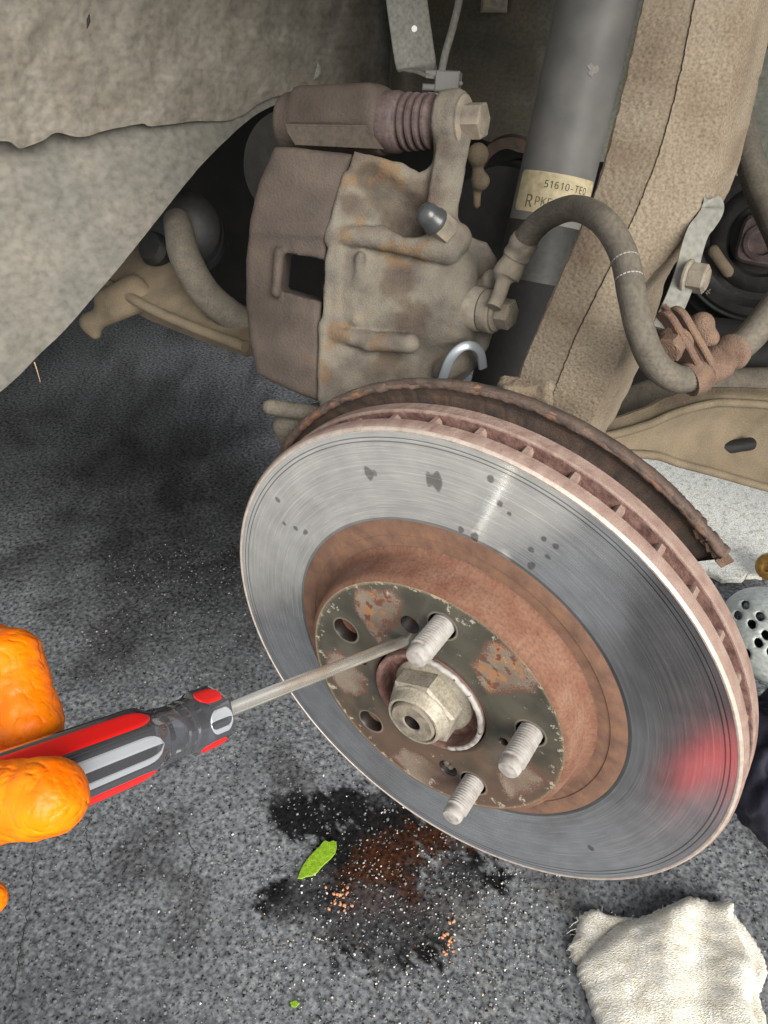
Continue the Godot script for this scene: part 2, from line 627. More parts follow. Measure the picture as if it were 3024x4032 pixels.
	plain("faded_ink", rgb(112, 102, 80), 0.8)
	plain("spring_wire", rgb(150, 158, 164), 0.4, 0.5)
	plain("bore_dark", rgb(30, 24, 21), 0.4)
	plain("straw", rgb(150, 132, 96), 0.8)
	plain("grit_pale", Color.WHITE, 0.6)
	M["grit_pale"].vertex_color_use_as_albedo = true
	plain("white_paint", rgb(232, 240, 238), 0.6)


# ---------------------------------------------------------------- the ground

func blob(p: Vector2, c: Vector2, r: Vector2, turn: float) -> float:
	var d := (p - c).rotated(turn) / r
	return d.length()


func ground() -> void:
	var asphalt := skin("asphalt", [[0.0, rgb(24, 25, 27)], [0.3, rgb(52, 54, 57)], [0.46, rgb(84, 87, 91)], [0.6, rgb(110, 114, 118)], [0.75, rgb(136, 139, 141)], [0.9, rgb(160, 160, 156)], [1.0, rgb(196, 194, 188)]], 50, 2.9, 0.85, 0.0, "", 1.0, 0.05)
	asphalt.albedo_texture = pattern(noise(50, 0.04, 6), [[0.0, rgb(66, 68, 71)], [0.3, rgb(102, 105, 109)], [0.45, rgb(118, 121, 125)], [0.6, rgb(130, 134, 138)], [0.76, rgb(142, 145, 148)], [0.9, rgb(160, 161, 160)], [1.0, rgb(206, 204, 198)]], 1024)
	asphalt.metallic_specular = 0.22
	asphalt.uv1_world_triplanar = true
	asphalt.heightmap_enabled = true
	asphalt.heightmap_texture = pattern(noise(51, 0.085, 4), [[0.0, Color.BLACK], [1.0, Color.WHITE]], 1024)
	asphalt.heightmap_scale = 0.045
	asphalt.detail_enabled = true
	asphalt.detail_albedo = pattern(noise(52, 0.07, 4), [[0.0, rgb(20, 20, 22)], [0.17, rgb(48, 48, 52)], [0.27, rgb(190, 191, 193)], [0.5, rgb(232, 232, 232)], [1.0, Color.WHITE]], 1024)
	asphalt.detail_blend_mode = BaseMaterial3D.BLEND_MODE_MUL
	asphalt.detail_uv_layer = BaseMaterial3D.DETAIL_UV_2
	asphalt.uv2_triplanar = true
	asphalt.uv2_world_triplanar = true
	asphalt.uv2_scale = Vector3.ONE * 2.13
	asphalt.vertex_color_use_as_albedo = true
	var s := Shape.new()
	var axis := func(mid: float) -> Array:
		var out := []
		for k in range(-200, 201):
			var t := absf(k) / 200.0
			out.append(mid + signf(k) * (t * 0.7 + pow(maxf(t - 0.55, 0.0) / 0.45, 5.0) * 80.0))
		return out
	var xs: Array = axis.call(0.0)
	var zs: Array = axis.call(-0.5)
	var wob := noise(70, 9.0, 4)
	var fine := noise(71, 60.0, 3)
	var mid := noise(72, 22.0, 3)
	var grains := noise(73, 170.0, 2)
	var n := xs.size()
	var oil: Array = [Vector2(-0.0594, -0.3857), Vector2(-0.0132, -0.3608), Vector2(0.0094, -0.3881), Vector2(0.0311, -0.3500), Vector2(0.0792, -0.3975), Vector2(-0.0423, -0.4145), Vector2(-0.0950, -0.3743), Vector2(-0.0887, -0.4583), Vector2(0.1152, -0.3881), Vector2(0.0632, -0.4372), Vector2(0.0051, -0.4424), Vector2(-0.0447, -0.4692)]
	var size := [0.034, 0.046, 0.055, 0.034, 0.036, 0.034, 0.025, 0.034, 0.016, 0.04, 0.04, 0.03]
	var brown: Array = [Vector2(0.0002, -0.4023), Vector2(0.0429, -0.4169), Vector2(0.0229, -0.3743), Vector2(0.0632, -0.4372), Vector2(-0.0134, -0.3743)]
	var pale: Array = [Vector2(0.1238, -0.3188), Vector2(0.0799, -0.3521), Vector2(0.1312, -0.2841), Vector2(0.1566, -0.3608)]
	var shaded_ground: Array = [Vector2(-0.3624, -1.2597), Vector2(-0.3967, -1.0735), Vector2(-0.2598, -0.9693), Vector2(-0.2710, -0.8357), Vector2(-0.5129, -1.2597)]
	for z in n:
		for x in n:
			var g := Vector2(xs[x], zs[z])
			var w := wob.get_noise_2d(g.x, g.y)
			var f := fine.get_noise_2d(g.x, g.y)
			var grain := grains.get_noise_2d(g.x, g.y)
			var h := mid.get_noise_2d(g.x, g.y) * 0.0012 + f * 0.0006
			var c := Color(1, 1, 1) * (1.0 + 0.25 * w)
			var black := 0.0
			for k in oil.size():
				var d: float = g.distance_to(oil[k]) / (size[k] * 1.08) + w * 0.6 + f * 0.5 + grain * 0.35
				black = maxf(black, 1.0 - smoothstep(0.78, 1.08, d))
			var rust := 0.0
			for b in brown:
				rust = maxf(rust, 1.0 - smoothstep(0.3, 1.1, g.distance_to(b) / 0.036 + w * 0.5 + f * 0.6 + grain * 0.5))
			c = c.lerp(Color(0.03, 0.027, 0.027), black * 0.97)
			c = c.lerp(Color(0.3, 0.1, 0.04), rust * black * 0.9)
			for b in pale:
				c = c.lerp(Color(1.5, 1.4, 1.22), (1.0 - smoothstep(0.4, 1.3, g.distance_to(b) / 0.03 + w * 0.8)) * 0.45)
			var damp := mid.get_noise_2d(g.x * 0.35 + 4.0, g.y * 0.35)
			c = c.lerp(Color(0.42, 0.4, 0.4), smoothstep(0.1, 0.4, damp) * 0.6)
			for b in shaded_ground:  # shade under the car, painted into the ground colour
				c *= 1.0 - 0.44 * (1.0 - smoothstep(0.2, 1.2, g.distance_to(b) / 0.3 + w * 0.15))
			s.col = c
			s.p(Vector3(g.x, h, g.y))
	for z in n - 1:
		for x in n - 1:
			var a := z * n + x
			s.quad(a, a + n, a + n + 1, a + 1)
	s.facing(0, Vector3.UP)
	s.col = Color.WHITE
	var o := obj("ground", s, asphalt)
	kind(o, "structure")
	# a paler strip of bare concrete that shows under the car ahead of the wheel
	var pale_mat := skin("bare_concrete", [[0.0, rgb(150, 146, 134)], [0.25, rgb(206, 210, 204)], [0.5, rgb(232, 236, 233)], [0.75, rgb(222, 228, 226)], [1.0, rgb(236, 240, 238)]], 55, 3.0, 0.9, 0.1, "speck", 4.0, 0.045)
	var slab := Shape.new()
	var rough_edge := []
	var outline: Array = [Vector2(0.3787, -1.1312), Vector2(0.5397, -1.1463), Vector2(0.7720, -1.1463), Vector2(0.7315, -0.8460), Vector2(0.5896, -0.8337), Vector2(0.5181, -0.8236), Vector2(0.4616, -0.8357), Vector2(0.4065, -0.8563), Vector2(0.3751, -0.9816)]
	for k in outline.size():
		var a: Vector2 = outline[k]
		var b: Vector2 = outline[(k + 1) % outline.size()]
		for j in 10:
			var q := a.lerp(b, j / 10.0)
			rough_edge.append(q + Vector2(mid.get_noise_2d(q.x, q.y), mid.get_noise_2d(q.x + 5.0, q.y)) * 0.02)
	slab.slab(Transform3D(Basis(Vector3.RIGHT, Vector3.BACK, Vector3.DOWN), Vector3(0, 0.012, 0)), rough_edge, 0.0, 0.011, 0.002)
	kind(obj("pavement", slab, pale_mat), "structure")
	# cracks in the surface
	for e in [[Vector2(-0.3112, -0.4665), Vector2(-0.3136, -0.4424), Vector2(-0.3024, -0.4219), Vector2(-0.2902, -0.3975)], [Vector2(-0.3596, -0.4219), Vector2(-0.3494, -0.3881), Vector2(-0.3405, -0.3521), Vector2(-0.3365, -0.3188), Vector2(-0.3226, -0.2618)], [Vector2(-0.2090, -0.4424), Vector2(-0.1932, -0.4120), Vector2(-0.1953, -0.3881)]]:
		var line := PackedVector3Array()
		for k in e.size() - 1:
			for j in 12:
				var q: Vector2 = e[k].lerp(e[k + 1], j / 12.0)
				q += Vector2(fine.get_noise_2d(q.y * 3.0, k), 0) * 0.003
				line.append(Vector3(q.x, mid.get_noise_2d(q.x, q.y) * 0.0012 + fine.get_noise_2d(q.x, q.y) * 0.0006 + 0.0003, q.y))
		var c := Shape.new()
		c.tube(line, [0.0001, 0.0005, 0.0003, 0.0006, 0.0001], 6)
		obj("crack", c, M["shadow_crack_grey"], o)
	# a pale slab added out of view at left to brighten the rotor reflection
	var reflector_slab := Shape.new()
	reflector_slab.slab(Transform3D(Basis(Vector3.RIGHT, Vector3.BACK, Vector3.DOWN), Vector3(0, 0.012, 0)), [Vector2(-6, -0.5), Vector2(-0.52, -0.5), Vector2(-0.48, 0.1), Vector2(-0.46, 3.0), Vector2(-6, 3.0)], 0.0, 0.011, 0.002)
	kind(obj("pavement", reflector_slab, skin("reflector_concrete", [[0.0, rgb(150, 148, 142)], [0.5, rgb(184, 184, 180)], [1.0, rgb(204, 204, 198)]], 56, 2.0, 0.9, 0.05, "speck", 6.0)), "structure")
	grit()


func grit() -> void:
	var stone := Shape.new()
	var r := RandomNumberGenerator.new()
	r.seed = 5
	stone.ball(Transform3D(), Vector3(1, 0.7, 0.8), 6)
	for k in stone.v.size():
		stone.v[k] *= 0.8 + 0.3 * sin(stone.v[k].x * 5.0 + stone.v[k].z * 7.0)
	var st := SurfaceTool.new()
	st.begin(Mesh.PRIMITIVE_TRIANGLES)
	for i in stone.ix:
		st.set_smooth_group(0)
		st.add_vertex(stone.v[i])
	st.generate_normals()
	st.set_material(M["grit_pale"])
	var spots: Array = [Vector2(0.0806, -0.3608), Vector2(0.0302, -0.3228), Vector2(0.1354, -0.3109), Vector2(-0.0222, -0.3653), Vector2(0.1317, -0.3743), Vector2(0.0191, -0.4120), Vector2(-0.0555, -0.3228), Vector2(-0.2257, -0.3188), Vector2(-0.1595, -0.4372), Vector2(-0.2464, -0.6210), Vector2(-0.3931, -0.8357), Vector2(-0.0940, -0.2841), Vector2(0.0698, -0.2841), Vector2(-0.2943, -0.2954), Vector2(-0.0968, -0.4917)]
	var wide := [0.05, 0.07, 0.07, 0.06, 0.04, 0.07, 0.08, 0.1, 0.12, 0.15, 0.2, 0.08, 0.08, 0.1, 0.1]
	var many := [800, 900, 900, 520, 420, 620, 600, 320, 260, 150, 130, 600, 800, 300, 160]
	var where := []
	var tint := []
	for k in spots.size():
		for j in many[k] * 2 / 7:
			var q: Vector2 = spots[k] + Vector2(r.randfn(), r.randfn()) * wide[k] * 0.6
			var big := 0.0004 + 0.0014 * pow(r.randf(), 2.6)
			where.append(Transform3D(Basis.from_euler(Vector3(r.randf() * TAU, r.randf() * TAU, 0)).scaled(Vector3.ONE * big), Vector3(q.x, big * 0.3 + 0.0008, q.y)))
			var l := 0.08 + 0.7 * pow(r.randf(), 2.4)
			tint.append(Color(l, l * 0.98, l * 0.94) if r.randf() < 0.95 else Color(l * 0.9, l * 0.6, l * 0.35))
	var mm_ := MultiMesh.new()
	mm_.transform_format = MultiMesh.TRANSFORM_3D
	mm_.use_colors = true
	mm_.mesh = st.commit()
	mm_.instance_count = where.size()
	for k in where.size():
		mm_.set_instance_transform(k, where[k])
		mm_.set_instance_color(k, tint[k])
	var chip_where := []
	var chip_tint := []
	for k in 9000:
		var q := Vector2(r.randf_range(-0.42, 0.42), -0.2 - 0.7 * pow(r.randf(), 1.4))
		var big := 0.0011 + 0.0013 * pow(r.randf(), 2.0)
		chip_where.append(Transform3D(Basis.from_euler(Vector3(r.randf() * 0.6, r.randf() * TAU, r.randf() * 0.6)).scaled_local(Vector3(1.0, 0.5, 0.8 + 0.4 * r.randf()) * big), Vector3(q.x, 0.0002, q.y)))
		var l := 0.05 + 0.17 * pow(r.randf(), 1.5)
		chip_tint.append(Color(l, l * 1.01, l * 1.03))
	var chips := MultiMesh.new()
	chips.transform_format = MultiMesh.TRANSFORM_3D
	chips.use_colors = true
	chips.mesh = mm_.mesh
	chips.instance_count = chip_where.size()
	for k in chip_where.size():
		chips.set_instance_transform(k, chip_where[k])
		chips.set_instance_color(k, chip_tint[k])
	var c := MultiMeshInstance3D.new()
	c.name = "stone_chips"
	c.multimesh = chips
	add_child(c)
	tag(c, "grey stone chips set in the worn asphalt near the wheel", "stones")
	kind(c, "stuff")
	var o := MultiMeshInstance3D.new()
	o.name = "grit"
	o.multimesh = mm_
	add_child(o)
	tag(o, "pale grit and salt grains scattered over the dark asphalt", "grit")
	kind(o, "stuff")


# ---------------------------------------------------------------- the wheel arch

func sheet(s: Shape, rows: Array, per := 6, amp := 0.0, n: FastNoiseLite = null, down := 0) -> void:
	# a smooth sheet through rows of points (thickness comes from a second skin behind it)
	var t0 := s.gr.size()
	var fine := []
	for r in rows:
		fine.append(spline(r, down if down else per))
	var w: int = fine[0].size()
	var cols := []
	for k in w:
		var line := []
		for r in fine:
			line.append(r[k])
		cols.append(spline(line, per))
	var h: int = cols[0].size()
	var first := s.v.size()
	var nrm = (Vector3(cols[w - 1][0]) - cols[0][0]).cross(cols[0][h - 1] - cols[0][0]).normalized()
	if nrm.dot(Vector3(0.0000, 0.7450, 0.0000) - cols[w / 2][h / 2]) < 0.0:
		nrm = -nrm
	for layer in 2:
		for k in w:
			for j in h:
				var q: Vector3 = cols[k][j]
				var lift := n.get_noise_3dv(q) * amp if n else 0.0
				s.p(q + nrm * (lift - 0.003 * layer), Vector2(float(k) / w, float(j) / h))
	var g := s.next
	var tri0 := s.gr.size()
	for k in w - 1:
		for j in h - 1:
			var a := first + k * h + j
			s.quad(a, a + 1, a + h + 1, a + h, g)
	s.facing(tri0, nrm)
	tri0 = s.gr.size()
	for k in w - 1:
		for j in h - 1:
			var a := first + w * h + k * h + j
			s.quad(a, a + 1, a + h + 1, a + h, g + 1)
	s.facing(tri0, -nrm)
	tri0 = s.gr.size()
	for k in w - 1:
		for j in [0, h - 1]:
			var a: int = first + k * h + j
			s.quad(a, a + h, a + h + w * h, a + w * h, g + 2 + (1 if j else 0))
	for j in h - 1:
		for k in [0, w - 1]:
			var a: int = first + k * h + j
			s.quad(a, a + 1, a + 1 + w * h, a + w * h, g + 4 + (1 if k else 0))
	s.next += 6


func arch() -> void:
	var liner := thing("wheel_arch_liner", "dusty grey and tan felt liner panel hanging at upper left behind the caliper", "liner", at(Vector3(-0.1932, 0.6221, -0.6568)))
	var wrinkle := noise(80, 26.0, 3)
	var s := Shape.new()
	# the smooth lower panel
	sheet(s, [
		[Vector3(-0.3072, 0.7095, -0.4777), Vector3(-0.3208, 0.6174, -0.4314), Vector3(-0.3360, 0.5143, -0.3796)],
		[Vector3(-0.2689, 0.6966, -0.5270), Vector3(-0.2830, 0.5875, -0.4751), Vector3(-0.2961, 0.4852, -0.4263)],
		[Vector3(-0.2440, 0.6837, -0.5576), Vector3(-0.2546, 0.5924, -0.5158), Vector3(-0.2658, 0.4966, -0.4719)],
		[Vector3(-0.2297, 0.6815, -0.5770), Vector3(-0.2391, 0.5951, -0.5382), Vector3(-0.2486, 0.5083, -0.4993)],
		[Vector3(-0.2143, 0.6793, -0.5978), Vector3(-0.2222, 0.6008, -0.5633), Vector3(-0.2303, 0.5216, -0.5286)],
		[Vector3(-0.1954, 0.6765, -0.6230), Vector3(-0.2014, 0.6119, -0.5956), Vector3(-0.2079, 0.5421, -0.5658)],
		[Vector3(-0.1744, 0.6734, -0.6514), Vector3(-0.1790, 0.6178, -0.6285), Vector3(-0.1832, 0.5661, -0.6072)],
		[Vector3(-0.1472, 0.6693, -0.6879), Vector3(-0.1497, 0.6325, -0.6734), Vector3(-0.1521, 0.5982, -0.6600)],
		[Vector3(-0.1211, 0.6655, -0.7230), Vector3(-0.1225, 0.6414, -0.7140), Vector3(-0.1237, 0.6197, -0.7058)],
		[Vector3(-0.1039, 0.6596, -0.7452), Vector3(-0.1047, 0.6437, -0.7393), Vector3(-0.1054, 0.6296, -0.7341)],
		[Vector3(-0.0776, 0.6521, -0.7795), Vector3(-0.0779, 0.6434, -0.7765), Vector3(-0.0782, 0.6360, -0.7738)]], 8, 0.0014, wrinkle, 30)
	obj("lower_panel", s, M["smooth_liner"], liner)
	# the thicker felt that laps over it, its hem uneven
	var f := Shape.new()
	sheet(f, [
		[Vector3(-0.2542, 0.7907, -0.4513), Vector3(-0.2833, 0.7050, -0.4352), Vector3(-0.3057, 0.6391, -0.4228)],
		[Vector3(-0.2260, 0.7783, -0.4981), Vector3(-0.2461, 0.7108, -0.4898), Vector3(-0.2649, 0.6474, -0.4820)],
		[Vector3(-0.2060, 0.7729, -0.5302), Vector3(-0.2240, 0.7060, -0.5249), Vector3(-0.2392, 0.6461, -0.5214)],
		[Vector3(-0.2028, 0.7731, -0.5349), Vector3(-0.2191, 0.7054, -0.5326), Vector3(-0.2336, 0.6397, -0.5322)],
		[Vector3(-0.1963, 0.7736, -0.5446), Vector3(-0.2114, 0.7046, -0.5445), Vector3(-0.2245, 0.6413, -0.5454)],
		[Vector3(-0.1843, 0.7746, -0.5625), Vector3(-0.2013, 0.7059, -0.5594), Vector3(-0.2173, 0.6448, -0.5552)],
		[Vector3(-0.1753, 0.7753, -0.5760), Vector3(-0.1905, 0.7047, -0.5762), Vector3(-0.2086, 0.6398, -0.5702)],
		[Vector3(-0.1638, 0.7762, -0.5932), Vector3(-0.1784, 0.7034, -0.5950), Vector3(-0.1942, 0.6400, -0.5918)],
		[Vector3(-0.1516, 0.7771, -0.6114), Vector3(-0.1644, 0.7019, -0.6169), Vector3(-0.1778, 0.6398, -0.6169)],
		[Vector3(-0.1387, 0.7781, -0.6307), Vector3(-0.1505, 0.7004, -0.6384), Vector3(-0.1722, 0.6366, -0.6263)],
		[Vector3(-0.1226, 0.7794, -0.6548), Vector3(-0.1356, 0.6987, -0.6616), Vector3(-0.1462, 0.6329, -0.6671)],
		[Vector3(-0.1051, 0.7808, -0.6809), Vector3(-0.1172, 0.6937, -0.6912), Vector3(-0.1247, 0.6285, -0.7013)],
		[Vector3(-0.0862, 0.7823, -0.7091), Vector3(-0.0966, 0.6913, -0.7232), Vector3(-0.1010, 0.6381, -0.7341)],
		[Vector3(-0.0657, 0.7839, -0.7398), Vector3(-0.0740, 0.6887, -0.7585), Vector3(-0.0766, 0.6375, -0.7713)],
		[Vector3(-0.0399, 0.7859, -0.7782), Vector3(-0.0453, 0.6854, -0.8031), Vector3(-0.0484, 0.6263, -0.8179)],
		[Vector3(-0.0151, 0.7879, -0.8153), Vector3(-0.0172, 0.6821, -0.8469), Vector3(-0.0186, 0.6150, -0.8668)],
		[Vector3(0.0034, 0.7893, -0.8428), Vector3(0.0038, 0.6797, -0.8796), Vector3(0.0042, 0.5980, -0.9070)],
		[Vector3(0.0088, 0.7931, -0.9149), Vector3(0.0100, 0.6746, -0.9473), Vector3(0.0110, 0.5772, -0.9754)]], 10, 0.003, noise(81, 20.0, 5), 70)
	var from_left := Vector3(-0.1246, 0.6838, -0.6654)
	var to_right := Vector3(-0.0841, 0.6742, -0.7705)
	for k in f.v.size():
		var e := smoothstep(0.0, 1.0, (f.v[k] - from_left).dot(to_right - from_left) / (to_right - from_left).length_squared() + wrinkle.get_noise_3dv(f.v[k]) * 0.4)
		f.c[k] = Color(1, 1, 1).lerp(Color(1.1, 1.2, 1.2), e)
	obj("felt_layer", f, M["felt_liner"], liner)
	# a small slit
	var slit := Shape.new()
	slit.tube(spline([Vector3(-0.1814, 0.7107, -0.5588), Vector3(-0.1823, 0.7072, -0.5575), Vector3(-0.1836, 0.7032, -0.5558)]), [0.0002, 0.0012, 0.0002], 8)
	obj("slit", slit, M["dirty_black"], liner)
	# the arch runs on over the wheel, out of the picture above
	var roof := Shape.new()
	sheet(roof, [
		[Vector3(-0.1012, 0.7795, -0.6556), Vector3(-0.1531, 0.8035, -0.5426), Vector3(-0.2698, 0.7935, -0.4790)],
		[Vector3(0.0242, 0.8219, -0.7605), Vector3(-0.0059, 0.8865, -0.5170), Vector3(-0.0319, 0.9063, -0.3186)],
		[Vector3(0.1834, 0.8722, -0.6558), Vector3(0.1037, 0.9161, -0.4449), Vector3(0.0461, 0.9146, -0.2673)],
		[Vector3(0.3518, 0.8179, -0.5450), Vector3(0.2370, 0.8337, -0.3572), Vector3(0.1441, 0.8344, -0.2029)]], 6)
	obj("arch_roof", roof, M["smooth_liner"], liner)
	# painted sheet metal of the inner wall behind the strut
	var wall := thing("inner_wing_panel", "grey painted sheet metal wall of the wheel well behind the strut", "panel", at(Vector3(0.0682, 0.6745, -0.7675)))
	var w := Shape.new()
	sheet(w, [
		[Vector3(0.0057, 0.7982, -0.7966), Vector3(0.0063, 0.6868, -0.7843), Vector3(0.0044, 0.6419, -0.7735), Vector3(0.0023, 0.6061, -0.7629)],
		[Vector3(0.0179, 0.8017, -0.8484), Vector3(0.0196, 0.6830, -0.8354), Vector3(0.0222, 0.6355, -0.8216), Vector3(0.0227, 0.5936, -0.8093)],
		[Vector3(0.0637, 0.7989, -0.8063), Vector3(0.0694, 0.6863, -0.7906), Vector3(0.0711, 0.6414, -0.7775), Vector3(0.0722, 0.6054, -0.7648)],
		[Vector3(0.1115, 0.7952, -0.7509), Vector3(0.1226, 0.6898, -0.7436), Vector3(0.1254, 0.6478, -0.7298), Vector3(0.1289, 0.5979, -0.7155)],
		[Vector3(0.1634, 0.7921, -0.7048), Vector3(0.1789, 0.6934, -0.6946), Vector3(0.1852, 0.6530, -0.6905), Vector3(0.1909, 0.6006, -0.6748)],
		[Vector3(0.2095, 0.7901, -0.6745), Vector3(0.2284, 0.6958, -0.6621), Vector3(0.2361, 0.6575, -0.6570), Vector3(0.2440, 0.6020, -0.6398)],
		[Vector3(0.2819, 0.7869, -0.6269), Vector3(0.3054, 0.6996, -0.6115), Vector3(0.3148, 0.6644, -0.6052), Vector3(0.3266, 0.6047, -0.5856)]], 5)
	# shade and dirt painted over the middle of the panel
	var shade_a := Vector3(0.0174, 0.6519, -0.8128)
	var shade_b := Vector3(0.1832, 0.6657, -0.6918)
	for k in w.v.size():
		var e := (w.v[k] - shade_a).dot(shade_b - shade_a) / (shade_b - shade_a).length_squared() + wrinkle.get_noise_3dv(w.v[k]) * 0.25
		w.c[k] = Color(0.4, 0.36, 0.32).lerp(Color(0.85, 0.87, 0.87), smoothstep(0.55, 1.05, e))
	obj("panel_skin", w, M["grey_panel"], wall)
	var plug := Shape.new()
	plug.lathe(along(Vector3(-0.0651, 0.6544, -0.7907), Vector3(0.0000, 0.7450, 0.0000) - Vector3(-0.0651, 0.6544, -0.7907), MM), [Vector2(0, 0), Vector2(8, 0), Vector2(8.4, 0.8), Vector2(8.0, 1.6), Vector2(7.6, 1.4), Vector2(7, 0.6), Vector2(0, 0.5)], 32)
	obj("hole_plug", plug, M["grey_panel"], wall)
	var cap := Shape.new()
	cap.box(along(Vector3(0.0914, 0.7075, -0.7582), Vector3(0.0000, 0.7450, 0.0000) - Vector3(0.0914, 0.7075, -0.7582), MM), Vector3(22, 16, 8), 2.0)
	obj("weld_tab", cap, M["dusty_metal"], wall)
	# the cross seam on the right-hand rail
	var seam := Shape.new()
	seam.tube(spline([Vector3(0.2437, 0.6968, -0.6484), Vector3(0.2665, 0.6902, -0.6335), Vector3(0.2970, 0.6897, -0.6134)]), [0.0025, 0.003, 0.0025], 8)
	obj("seam", seam, M["grey_panel"], wall)


func underside() -> void:
	var hub := Transform3D(Basis(Vector3(0.8355, -0.0000, 0.5495), Vector3(0.0000, 1.0000, -0.0000), Vector3(-0.5495, 0.0000, 0.8355)), Vector3(0.0234, 0.4303, -0.2583))
	var engine := thing("added_underbody", "added black plates for the shaded engine bay and underbody deep behind the suspension", "car underside", at(hub * Vector3(0, 0.1, -0.62)))
	var s := Shape.new()
	s.box(hub * at(Vector3(0.1, 0.32, -0.66)), Vector3(3.2, 0.96, 0.06), 0.02)  # black backing put where the enclosed engine bay lies in shade
	s.box(hub * at(Vector3(0.1, 0.62, -0.3)), Vector3(3.2, 0.05, 0.7), 0.02)
	obj("dark_backing", s, M["dirty_black"], engine)
	var blocker := Shape.new()
	blocker.box(hub * at(Vector3(-2.5, -0.06, -0.95)), Vector3(3.0, 0.06, 1.6), 0.02)
	blocker.box(hub * at(Vector3(-2.06, 0.2, 0.01)), Vector3(3.0, 0.9, 0.05), 0.02)  # floor and sill plates added out of view to shade the ground
	obj("added_floor_and_sill", blocker, M["dirty_black"], engine)
	# cv joint boot beyond the carrier
	var boot := thing("driveshaft_boot", "dark ribbed rubber driveshaft boot showing between liner and caliper", "boot", at(Vector3(-0.0782, 0.6221, -0.6069)))
	var b := Shape.new()
	b.lathe(along(Vector3(-0.0657, 0.6116, -0.6115), Vector3(-0.0877, 0.6237, -0.5769) - Vector3(-0.0657, 0.6116, -0.6115), MM), [Vector2(0, -60), Vector2(20, -60), Vector2(21, -30), Vector2(28, -24), Vector2(25, -16), Vector2(33, -8), Vector2(30, 0), Vector2(36, 8), Vector2(36, 16), Vector2(34, 20), Vector2(0, 22)], 40)
	obj("bellows", b, M["black_rubber"], boot)
	# bellows between caliper and strut
	var rack := thing("steering_boot", "black concertina boot in the dark gap left of the strut", "boot", at(Vector3(0.0896, 0.5753, -0.6219)))
	var rb := Shape.new()
	var prof := [Vector2(0, -70)]
	for k in 7:
		prof.append(Vector2(24 + k * 1.6, -70 + k * 13))
		prof.append(Vector2(31 + k * 1.6, -64 + k * 13))
	prof.append(Vector2(0, 28))
	rb.lathe(along(Vector3(0.0951, 0.5724, -0.6197), Vector3(0.0602, 0.5726, -0.5201) - Vector3(0.0951, 0.5724, -0.6197), MM), prof, 40)
	obj("bellows", rb, M["black_rubber"], rack)
	var clampb := Shape.new()
	clampb.lathe(along(Vector3(0.1020, 0.5954, -0.6618), Vector3(0.0838, 0.6002, -0.5781) - Vector3(0.1020, 0.5954, -0.6618), MM), [Vector2(20, -10), Vector2(28, -10), Vector2(28, 10), Vector2(20, 10)], 32, true)
	obj("collar", clampb, M["shield_steel"], rack)
	var knob := Shape.new()
	knob.nets(mm_at(Vector3(0.0610, 0.6255, -0.5346)), func(q: Vector3) -> float: return smin(smin(q.distance_to(Vector3(0, 10, 0)) - 7.0, q.distance_to(Vector3(3, -6, 0)) - 6.0, 4.0), capsule(q, Vector3(0, 12, -2), Vector3(2, -22, -4), 4.0, 2.5), 3.0), Vector3(-14, -30, -14), Vector3(14, 24, 14), 1.5)
	obj("ball_joint", knob, M["tan_arm"], rack)


func mm_at(p: Vector3) -> Transform3D:
	return Transform3D(Basis().scaled(Vector3.ONE * MM), p)


